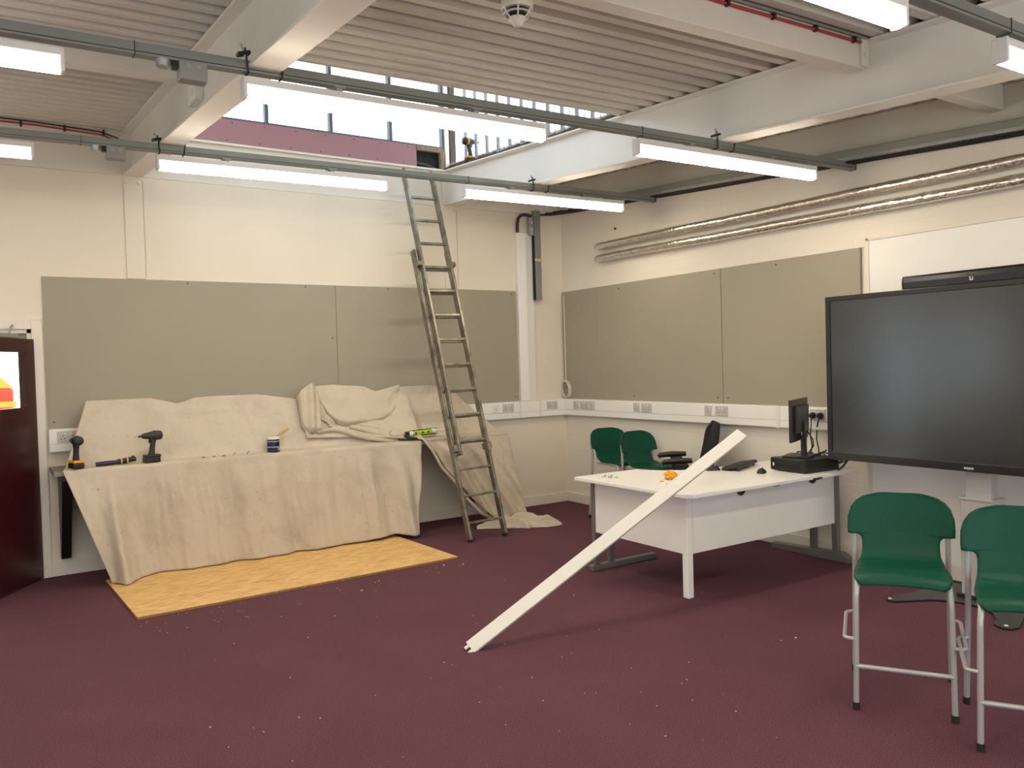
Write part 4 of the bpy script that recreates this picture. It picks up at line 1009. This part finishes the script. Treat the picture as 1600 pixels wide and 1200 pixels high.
# grey cantilever leg beside the wall
G().prism([(-3.72, 0), (-3.0, 0), (-3.0, .05), (-3.66, .075), (-3.72, .04)], (-.165, 0, 0), (0, 1, 0), (0, 0, 1), (1, 0, 0), .06).build('foot', 'leg_grey', t, bevel=0.006)
for y in (-3.60, -3.40): G().box(-.155, -.115, y - .02, y + .03, .045, DT - .026).build('column', 'leg_grey', t, bevel=0.004)
G().box(-1.0, -.95, -3.72, -3.66, DT - .026 - .02, DT - .026).build('bracket', 'leg_grey', t)
for x in (-1.22, -.42):
    G().lathe([(.042, 0), (.042, .008), (.030, .008)], (x, -3.600, DT - .055), (0, -1, 0), 24).build('cable_port', 'black', t, 40)
# PC with monitor
t = thing('desktop_computer', 'flat black desktop computer case under the monitor', 'computer', (-.43, -3.53, DT))
ya = math.radians(-4); ex, ey = Vector((math.cos(ya), math.sin(ya), 0)), Vector((-math.sin(ya), math.cos(ya), 0))
pc = Vector((-.42, -3.535, DT))
G().obox(pc + Vector((0, 0, .053)), ex, ey, (0, 0, 1), .185, .165, .047).build('case', 'black', t, bevel=0.006)
G().obox(pc + ex * -.187 + Vector((0, 0, .053)), ex, ey, (0, 0, 1), .004, .160, .043).build('front_panel', 'bezel', t, bevel=0.003)
for i in (-1, 1):
    for j in (-1, 1): G().cyl(pc + ex * (.14 * i) + ey * (.12 * j), pc + ex * (.14 * i) + ey * (.12 * j) + Vector((0, 0, .008)), .014, n=10).build('rubber_foot', 'rubber', t)
G().obox(pc + ex * -.192 + ey * .13 + Vector((0, 0, .05)), ex, ey, (0, 0, 1), .001, .006, .012).build('badge', 'badge', t)
t = thing('monitor', 'black computer monitor seen from behind standing on the computer case', 'monitor', pc + Vector((0, 0, .1)))
md = Vector((.915, .405, 0)).normalized(); mn = Vector((md.y, -md.x, 0))     # mn: back side
mc = pc + Vector((-.015, .035, 0)); zz0 = DT + .100
G().obox(mc + Vector((0, 0, zz0 - DT + .007)), md, mn, (0, 0, 1), .12, .10, .007).build('stand_base', 'black', t, bevel=0.004)
G().obox(mc + mn * .035 + Vector((0, 0, .24)), md, mn, (0, 0, 1), .028, .018, .14).build('stand_neck', 'black', t, bevel=0.005)
so = mc + Vector((0, 0, .385))
G().obox(so, md, mn, (0, 0, 1), .255, .012, .158).build('panel', 'bezel', t, bevel=0.004)
G().obox(so + mn * .022 + Vector((0, 0, .005)), md, mn, (0, 0, 1), .19, .014, .105).build('rear_housing', 'black', t, bevel=0.008)
G().obox(so - mn * .0125, md, mn, (0, 0, 1), .245, .001, .145).build('screen', 'screen', t)
G().obox(so + mn * .037 + md * -.07 + Vector((0, 0, -.10)), md, mn, (0, 0, 1), .010, .001, .012).build('rating_label', 'grey_pl', t)
# keyboard, mouse, handset
t = thing('keyboard', 'black keyboard tilted on the desk between the cover strip and computer', 'keyboard', (-.72, -3.12, DT))
kc = P(1156, 731, 'z', DT); kd = (P(1187, 724, 'z', DT) - P(1128, 737, 'z', DT)); kd.z = 0; kd.normalize(); kn = Vector((-kd.y, kd.x, 0)); ku = (Vector((0, 0, 1)) + kn * .0).normalized()
kd = Vector((.93, .36, 0)).normalized(); kn = Vector((-kd.y, kd.x, 0)); ku = Vector((kn.x * .14, kn.y * .14, .98)).normalized(); kf = kd.cross(ku) * -1
G().obox(kc + Vector((0, 0, .022)), kd, kf, ku, .215, .070, .010).build('case', 'black', t, bevel=0.004)
g = G()
for i in range(15):
    for j in range(5): g.obox(kc + Vector((0, 0, .022)) + kd * (-.20 + .0285 * i) + kf * (-.052 + .026 * j) + ku * .012, kd, kf, ku, .0115, .0105, .003)
g.build('keys', 'dark_metal', t)['kind'] = 'stuff'
for s_ in (-.18, .18): G().obox(kc + kd * s_ + kn * -.05 + Vector((0, 0, .012)), kd, kf, (0, 0, 1), .012, .006, .012).build('folding_foot', 'black', t)
def mouse_obj(c, d, label, nm='computer_mouse', cat='mouse'):
    d = Vector(d).normalized(); n = Vector((-d.y, d.x, 0)); t = thing(nm, label, cat, c); R = []
    for i in range(13):
        u = lerp(-1, 1, i / 12); row = []
        for j in range(13):
            a = math.pi * j / 12; wd = .031 * math.sqrt(max(0.02, 1 - abs(u) ** 3.2)); h = .036 * math.sqrt(max(.02, 1 - abs(u) ** 2.6)) * (1 - .18 * u)
            row.append(Vector(c) + d * (u * .058) + n * (wd * math.cos(a)) + Vector((0, 0, .001 + h * math.sin(a))))
        R.append(row)
    G().rows(R).build('shell', 'black', t, 70)
    G().obox(Vector(c) + d * .032 + Vector((0, 0, .033)), d, n, (0, 0, 1), .010, .003, .004).build('wheel', 'dark_metal', t)
mouse_obj(P(1190, 739, 'z', DT), (1, .5, 0), 'black mouse beside the keyboard and computer case')
mouse_obj(P(1114, 735, 'z', DT), (.8, -.6, 0), 'black handset shaped device by the office chair back', 'desk_handset', 'handset')
# cables behind the computer
R2 = random.Random(11)
cs = pc + ex * .12
for k in range(9):
    a = pc + ex * .15 + ey * R2.uniform(-.16, .1) + Vector((0, 0, .03 + .05 * R2.random())); pts = [a]
    for q in range(5): pts.append(a + Vector((R2.uniform(-.06, .12), R2.uniform(-.13, .10), R2.uniform(-.02, .08))))
    pts = [Vector((p.x, p.y, max(p.z, DT + .008))) for p in pts]
    dense = []
    for i in range(len(pts) - 1):
        p0 = pts[max(0, i - 1)]; p1 = pts[i]; p2 = pts[i + 1]; p3 = pts[min(len(pts) - 1, i + 2)]
        for s_ in range(6):
            u = s_ / 6; dense.append(.5 * ((2 * p1) + (p2 - p0) * u + (2 * p0 - 5 * p1 + 4 * p2 - p3) * u * u + (3 * p1 - p0 - 3 * p2 + p3) * u ** 3))
    for p in dense: p.z = max(p.z, DT + .007)
    tag(G().tube(dense, .0052, 6).build('tangled_cable', 'cable', None, 60), 'black cable in the tangle behind the computer case', 'cable', 'tangled cables behind the computer')
# two plugs in the dado sockets and their leads
for k, y in enumerate((-3.365, -3.435)):
    t = thing('mains_plug', ['black mains plug in the dado socket beside the monitor', 'black mains plug in the dado socket beside the large display'][k], 'plug', (-.075, y, 1.115))
    G().lathe([(.026, 0), (.026, .020), (.018, .034)], (-.070, y, 1.118), (-1, 0, 0), 18).build('plug_body', 'black', t, 40)
    e = [(-.10, y, 1.095), (-.098, y + .002, 1.04), (-.10, y + .01 * (1 - k), .96), (-.12, y - .02, .88), (-.16, y - .03 - .03 * k, .80), (-.20, y - .05, .76)]
    if k: e = [(-.10, y, 1.095), (-.10, y + .008, 1.06), (-.10, y + .016, 1.03)]
    G().tube(e, .0052, 6).build('lead', 'cable', t, 60)
t = thing('monitor_lead', 'pair of black leads hanging between the monitor and the cable tangle', 'cable', (-.2, -3.5, .9))
for q in ([(-.085, -3.405, 1.0), (-.11, -3.42, .93), (-.14, -3.46, .86), (-.20, -3.50, .80), (-.27, -3.55, .76)], [so + mn * .05 + md * .05 + Vector((0, 0, -.09)), so + mn * .08 + md * .10 + Vector((0, 0, -.16)), so + mn * .07 + md * .16 + Vector((0, 0, -.22)), so + mn * .02 + md * .15 + Vector((0, 0, -.29))], [so + mn * .05 + md * -.06 + Vector((0, 0, -.12)), so + mn * .05 + md * -.03 + Vector((0, 0, -.20)), so + mn * .05 + md * .03 + Vector((0, 0, -.28))]):
    G().tube(q, .005, 6).build('lead', 'cable', t, 60)
tag(G().tube([P(1325, 718, 'x', -.25), P(1318, 728, 'x', -.30), P(1305, 738, 'y', -3.70), P(1290, 744, 'y', -3.76), P(1278, 748, 'y', -3.79), P(1272, 749, 'y', -3.79)], .0075, 8).build('display_lead', 'cable', None, 60), 'thick black lead from the display to the desk edge', 'cable')
for q in ([(-.45, -3.56, .42), (-.36, -3.5, .34), (-.28, -3.46, .30), (-.2, -3.45, .29)], [(-.16, -3.56, .45), (-.15, -3.55, .33), (-.17, -3.52, .27), (-.2, -3.5, .30)]):
    tag(G().tube(q, .006, 6).build('floor_lead', 'cable', None, 60), 'black lead hanging under the desk beside its wall leg', 'cable', 'leads under the desk')
# orange crumpled foam and offcuts on the desk
def blob(c, r, flat, seed, m, label, cat, nm):
    g = G(); R = []
    for i in range(19):
        th = math.pi * i / 18; row = []
        for j in range(29):
            ph = 2 * math.pi * j / 28; d = Vector((math.sin(th) * math.cos(ph), math.sin(th) * math.sin(ph), math.cos(th)))
            k = r * (1 + .55 * noise.noise(d * 2.3 + Vector((seed, 0, 0))) + .25 * noise.noise(d * 6 + Vector((0, seed, 0))))
            p = d * k; p.z = max(0, p.z * flat + r * flat * .75); row.append(Vector(c) + p)
        R.append(row)
    return tag(g.rows(R).build(nm, m, None, 70), label, cat)
blob(P(1048, 749, 'z', DT + .001), .044, .8, 3.1, 'orange', 'crumpled orange foam lump on the desk beside the white cover strip', 'foam', 'orange_foam')
for k, (px, py) in enumerate(((1034, 752), (1062, 742), (1068, 738), (1076, 755), (1042, 756))):
    p = P(px, py, 'z', DT + .004); a = k * 1.3
    tag(G().obox(p, (math.cos(a), math.sin(a), 0), (-math.sin(a), math.cos(a), 0), (0, 0, 1), .014 - .002 * k, .005, .003).build('foam_scrap', 'orange' if k != 3 else 'osb_edge', bevel=.001), 'tiny orange scrap beside the crumpled foam lump', 'scrap', 'orange scraps on the desk')
for k in range(6):
    p = P(944 + 3.3 * k, 744 + (k % 3) * 1.2, 'z', DT + .004); a = k * 2.1
    tag(G().tube([p, p + Vector((.02 * math.cos(a), .02 * math.sin(a), .006)), p + Vector((.035 * math.cos(a + .6), .035 * math.sin(a + .6), .002))], .0025, 6).build('wire_offcut', 'wire_blue', None, 60), 'short wire offcut on the free end of the desk', 'wire', 'wire offcuts on the desk')

# ================================================================== WHITE COVER STRIP leaning on the desk
a = P(735, 1013, 'z', .012); ct = P(1035, 776, 'z', DT + .012)
dv = (ct - a).normalized()
best = None
for k in range(150, 420):
    p = a + dv * (k / 100); w = p - CP; px = 800 + FPX * w.dot(CR) / w.dot(CF)
    if px > 1158: best = k / 100; break
best = best or 2.6
sd = dv.cross(Vector((0, 0, 1))).normalized(); nd = sd.cross(dv).normalized()
# tilt the flat face towards the room
tl = math.radians(38); fa = (nd * math.cos(tl) + sd * math.sin(tl)).normalized()
if fa.dot(CP - a) < 0: fa = (nd * math.cos(tl) - sd * math.sin(tl)).normalized()
wd = dv.cross(fa).normalized()
t = thing('cover_strip', 'long white trunking cover strip leaning from the carpet onto the desk corner', 'cover strip', a)
mid = a + dv * (best / 2) + fa * .012
G().obox(mid, dv, wd, fa, best / 2, .040, .0025).build('face', 'strip', t, bevel=0.001)
for s_ in (-1, 1): G().obox(mid + wd * (.038 * s_) - fa * .008, dv, wd, fa, best / 2, .0022, .009).build('side_lip', 'strip', t, bevel=0.001)
for s_ in (-1, 1): G().obox(a - dv * .012 + wd * (.018 * s_ + .004) + fa * .012, dv, wd, fa, .014, .009, .002).build('end_tab', 'strip', t)

# ================================================================== GREEN CHAIRS / STOOLS
def shell(t, zs):
    """one piece seat and back; local front is -y, seat height zs"""
    prof = [  # y, z, half width, forward curl at the edge, edge drop
        (-.235, zs - .030, .165, 0, .0), (-.228, zs - .008, .188, 0, .004), (-.20, zs + .006, .198, 0, .006), (-.12, zs + .002, .200, -.0, -.004), (-.02, zs - .010, .196, 0, -.010), (.07, zs - .012, .186, 0, -.012),
        (.125, zs + .002, .178, .006, -.006), (.155, zs + .024, .172, .012, 0), (.172, zs + .052, .169, .016, 0), (.183, zs + .080, .169, .018, 0), (.189, zs + .098, .172, .020, 0), (.193, zs + .110, .184, .026, 0), (.196, zs + .117, .210, .040, 0),
        (.197, zs + .119, .232, .055, 0), (.205, zs + .152, .234, .055, 0), (.216, zs + .202, .232, .052, 0), (.226, zs + .246, .218, .045, 0), (.232, zs + .274, .197, .036, 0), (.236, zs + .294, .166, .026, 0), (.238, zs + .306, .120, .014, 0), (.239, zs + .312, .06, .004, 0)]
    # refine
    pr = []
    for i in range(len(prof) - 1):
        for s_ in range(3): pr.append([lerp(prof[i][k], prof[i + 1][k], s_ / 3) for k in range(5)])
    pr.append(list(prof[-1])); R = []
    for y, z, w, c, d in pr:
        row = []
        for j in range(25):
            s_ = lerp(-1, 1, j / 24); e = abs(s_) ** 2.6
            row.append((s_ * w, y - c * e, z - d * e - (.010 * e if c == 0 else 0)))
        R.append(row)
    return G().rows(R).build('shell', 'green', t, 180, solid=.009, bevel=0.0, normals=False)
def tubepath(pts, r=.0125, n=10):
    """rounded polyline"""
    pts = [Vector(p) for p in pts]; out = [pts[0]]
    for i in range(1, len(pts) - 1):
        a, b, c = pts[i - 1], pts[i], pts[i + 1]; k = min(.05, (b - a).length * .45, (c - b).length * .45)
        p0 = b + (a - b).normalized() * k; p2 = b + (c - b).normalized() * k
        for s_ in range(6):
            u = s_ / 5; out.append(p0 * (1 - u) ** 2 + b * 2 * u * (1 - u) + p2 * u * u)
    out.append(pts[-1]); return G().tube(out, r, n)
def chair(name, label, cat, zs, stool, group):
    t = thing(name, label, cat, (0, 0, 0), 0, group, world=False)
    shell(t, zs)
    for s_ in (-1, 1):
        f = .184; zf = zs - .02
        o = tubepath([(s_ * .17, .14, zs - .028), (s_ * f, -.16, zs - .026), (s_ * f, -.205, zs - .03), (s_ * (f + .006), -.225, zs - .09), (s_ * (f + .012), -.245, .02)]).build('front_leg', 'chair_tube', t, 60)
        G().cyl((s_ * (f + .012), -.246, 0), (s_ * (f + .0118), -.244, .032), .0155, n=12).build('rubber_foot', 'rubber', o)
        o = tubepath([(s_ * .205, .190, zs + .19), (s_ * .205, .180, zs + .12), (s_ * .205, .178, zs - .02), (s_ * .215, .235, .02)]).build('back_leg', 'chair_tube', t, 60)
        G().cyl((s_ * .2155, .237, 0), (s_ * .215, .234, .032), .0155, n=12).build('rubber_foot', 'rubber', o)
        if stool:
            zz = .315
            tubepath([(s_ * (f + .009), -.235, zz), (s_ * (f + .058), -.225, zz), (s_ * (f + .066), .17, zz), (s_ * .21, .20, zz)], .009).build('side_footrest', 'chair_tube', t, 60)
    if stool:
        tubepath([(-(.184 + .010), -.240, .195), (.194, -.240, .195)], .011).build('front_footrest', 'chair_tube', t, 60)
    tubepath([(-.17, .12, zs - .03), (.17, .12, zs - .03)], .010).build('seat_rail', 'chair_tube', t, 60)
    return t
GS = 'green stools by the display'
fl, fr, br = P(1341, 1108, 'z', 0), P(1490, 1129, 'z', 0), P(1498, 1069, 'z', 0)
fx = (fr - fl).normalized(); ang = math.atan2(fx.y, fx.x)
mid = (fl + fr) / 2; back = Vector((-fx.y, fx.x, 0)); 
s1 = chair('high_stool', 'green plastic high stool standing in front of the display stand, nearer the desk', 'stool', .600, True, None)
ctr = mid + back * .245; s1.location = (ctr.x, ctr.y, 0); s1.rotation_euler = (0, 0, ang)
s2 = copy_tree(s1); f2 = P(1538, 1175, 'z', 0); dlt = f2 - fl; s2.location = (ctr.x + dlt.x, ctr.y + dlt.y, 0)
s2.rotation_euler = (0, 0, ang - .02)
s2['label'] = 'green plastic high stool on the far side of its twin from the desk'
for k, (px, py, lab) in enumerate(((948, 668, 'green plastic high stool against the wall nearest the room corner, behind the desk'), (990, 673, 'green plastic high stool against the wall between its twin and the black office chair'))):
    o = copy_tree(s1); q = P(px, py, 'z', .912); o.location = (min(q.x, -.262), q.y - .236, 0); o.rotation_euler = (0, 0, math.radians(2 if k else -3)); o['label'] = lab

# ================================================================== OFFICE CHAIR
t = thing('office_chair', 'black swivel office chair with padded armrests behind the desk', 'chair', (0, 0, 0), 0, world=False)
bk = []
for i in range(21):
    v = i / 20; z = lerp(.50, 1.02, v); w = interp(v, [(0, .15), (.15, .20), (.5, .225), (.8, .205), (.93, .16), (1, .08)]); y = .21 + .02 * math.sin(v * 3.1) + .12 * v
    bk.append([(s_ * w, y - .045 * s_ * s_, z) for s_ in [lerp(-1, 1, j / 14) for j in range(15)]])
G().rows(bk).build('backrest', 'black_soft', t, 180, solid=.06, normals=False)
st = []
for i in range(15):
    v = i / 14; y = lerp(-.25, .22, v); w = interp(v, [(0, .17), (.15, .23), (.8, .23), (1, .19)])
    st.append([(s_ * w, y, .475 + .012 * (1 - s_ * s_) - (.03 if i == 0 else 0)) for s_ in [lerp(-1, 1, j / 12) for j in range(13)]])
G().rows(st).build('seat', 'black_soft', t, 180, solid=.06, normals=False)
for s_ in (-1, 1):
    o = G().prism([(-.02, .44), (.09, .44), (.045, .70), (-.065, .70)], (s_ * .262 - .018, 0, 0), (0, 1, 0), (0, 0, 1), (1, 0, 0), .036).build('arm_post', 'black', t, bevel=0.008)
    G().tube([(s_ * .262, -.175, .700), (s_ * .262, -.155, .715), (s_ * .262, -.05, .724), (s_ * .262, .08, .724)], [.018, .024, .026, .022], 12).build('arm_pad', 'black', o, 60)
G().box(-.03, .03, .20, .235, .42, .58).build('back_bar', 'black', t, bevel=0.006)
G().cyl((0, 0, .09), (0, 0, .44), .028, n=16).build('gas_column', 'black', t, 60)
for k in range(5):
    a = k * 2 * math.pi / 5 + .3; d = Vector((math.cos(a), math.sin(a), 0))
    o = G().tube([Vector((0, 0, .11)), d * .30 + Vector((0, 0, .075))], [.028, .018], 10).build('base_spoke', 'black', t, 60)
    G().cyl(d * .30 + Vector((-d.y, d.x, 0)) * -.025 + Vector((0, 0, .03)), d * .30 + Vector((-d.y, d.x, 0)) * .025 + Vector((0, 0, .03)), .030, n=14).build('castor', 'black', o, 40)
OC = t
OC.location = (-.44, -2.24, 0); OC.rotation_euler = (0, 0, math.radians(-130))

# ================================================================== INTERACTIVE DISPLAY ON STAND
XD = -.45; YC = -4.79; HW = 1.02; Z0, Z1 = .838, 2.022
t = thing('interactive_display', 'very large black interactive display on a silver column stand', 'screen', (XD, YC, .8))
G().box(XD + .0, XD + .085, YC - HW, YC + HW, Z0, Z1).build('housing', 'bezel', t, bevel=0.012, seg=3)
bz = .034
g = G().box(XD - .014, XD + .002, YC - HW, YC + HW, Z1 - bz, Z1).box(XD - .014, XD + .002, YC - HW, YC + HW, Z0, Z0 + bz * 1.6).box(XD - .014, XD + .002, YC - HW, YC - HW + bz, Z0 + bz * 1.6, Z1 - bz).box(XD - .014, XD + .002, YC + HW - bz, YC + HW, Z0 + bz * 1.6, Z1 - bz)
g.build('bezel_frame', 'bezel', t, bevel=0.003)
G().box(XD - .005, XD + .001, YC - HW + bz, YC + HW - bz, Z0 + bz * 1.6, Z1 - bz).build('screen_glass', 'screen', t)
lg = P(1514, 732, 'x', XD - .015)
g = G()
for k in range(6):
    y0 = lg.y + .030 - .010 * k; g.box(XD - .0155, XD - .0145, y0 - .007, y0, lg.z - .006, lg.z + .006)
g.build('maker_mark', 'badge', t)
for k in range(5): pass
G().box(XD + .085, XD + .14, YC - .3, YC + .3, 1.15, 1.75).build('wall_bracket', 'dark_metal', t)
t2 = thing('sound_bar', 'black sound bar fixed along the top of the large display', 'speaker', (XD + .03, YC, Z1))
sbl = P(1411, 440, 'x', XD)
hwb = (sbl.y - YC)
zt2 = P(1411, 432, 'x', XD).z
prb = [(0, 0), (.085, 0), (.085, .082), (.012, .085), (.002, .07), (-.003, .042), (.0, .01)]
G().prism(prb, (XD, YC - hwb, Z1 + .004), (1, 0, 0), (0, 0, 1), (0, 1, 0), 2 * hwb).build('cabinet', 'bezel', t2, bevel=0.004)
for yy in (YC - hwb - .008, YC + hwb): G().prism([(a * 1.02 - .001, b) for a, b in prb], (XD, yy, Z1 + .003), (1, 0, 0), (0, 0, 1), (0, 1, 0), .008).build('end_cap', 'black', t2)
mk = P(1517, 435, 'x', XD - .005); mz = mk.z
g = G().box(XD - .006, XD - .002, mk.y - .012, mk.y - .007, mz - .008, mz + .010).box(XD - .006, XD - .002, mk.y + .004, mk.y + .009, mz - .008, mz + .014).box(XD - .006, XD - .002, mk.y - .012, mk.y + .009, mz - .010, mz - .004)
g.build('camera_mark', 'badge', t2)
g = G()
for k in range(11): g.box(XD - .0045, XD - .0015, mk.y + .034 - .0075 * k, mk.y + .039 - .0075 * k, mz + .029, mz + .036)
g.build('dim_lettering', 'dim', t2)
t = thing('display_stand', 'silver telescopic column stand on a dark curved base plate', 'stand', (-.33, YC, 0))
SX = -.33
G().box(SX - .035, SX + .055, YC - .075, YC + .085, .55, 1.5).build('inner_column', 'stand', t, bevel=0.006)
G().box(SX - .06, SX + .085, YC - .10, YC + .105, .02, .655).build('outer_column', 'stand', t, bevel=0.006)
G().box(SX - .0625, SX - .059, YC + .052, YC + .054, .03, .65).build('column_groove', 'grey_pl', t)
G().box(SX - .068, SX + .09, YC - .108, YC + .112, .645, .662).build('column_collar', 'stand', t, bevel=0.003)
G().box(SX - .075, SX + .10, YC - .13, YC + .13, .012, .035).build('foot_bracket', 'black', t, bevel=0.004)
pl = [(-.815, -4.43), (-.812, -4.475), (-.70, -4.545), (-.60, -4.60), (-.53, -4.69), (-.51, -4.79), (-.53, -4.89), (-.60, -4.98), (-.69, -5.04), (-.79, -5.075), (-.82, -5.13), (-.80, -5.18), (-.74, -5.19), (-.55, -5.13), (-.35, -5.12), (-.12, -5.12), (-.12, -4.46), (-.30, -4.455), (-.55, -4.44), (-.76, -4.40)]
G().prism(pl, (0, 0, .004), (1, 0, 0), (0, 1, 0), (0, 0, 1), .010).build('base_plate', 'plate', t, bevel=0.002)
for x, y in ((-.785, -4.435), (-.77, -5.135), (-.2, -4.5), (-.2, -5.08)): G().lathe([(.012, 0), (.010, .004)], (x, y, .014), n=12).build('levelling_screw', 'badge', t)
for x, y in ((-.785, -4.435), (-.77, -5.135), (-.2, -4.5), (-.2, -5.08)): G().cyl((x, y, 0), (x, y, .005), .02, n=12).build('glide', 'rubber', t)

# ================================================================== CARPET CRUMBS
g = G(); R3 = random.Random(21)
for k in range(110):
    px = R3.uniform(250, 1250); py = R3.uniform(880, 1190); p = P(px, py, 'z', 0)
    if k < 45: p = Vector((R3.uniform(-4.9, -2.1), R3.uniform(-2.1, -1.72), 0))
    s_ = R3.uniform(.0007, .0020) * (2.4 if R3.random() < .05 else 1); a = R3.uniform(0, 3.1)
    g.obox((p.x, p.y, s_ * .6), (math.cos(a), math.sin(a), 0), (-math.sin(a), math.cos(a), 0), (0, 0, 1), s_ * 1.6, s_, s_ * .6)
tag(g.build('plaster_crumbs', 'debris'), 'tiny pale plaster crumbs scattered over the purple carpet', 'debris', kind='stuff')
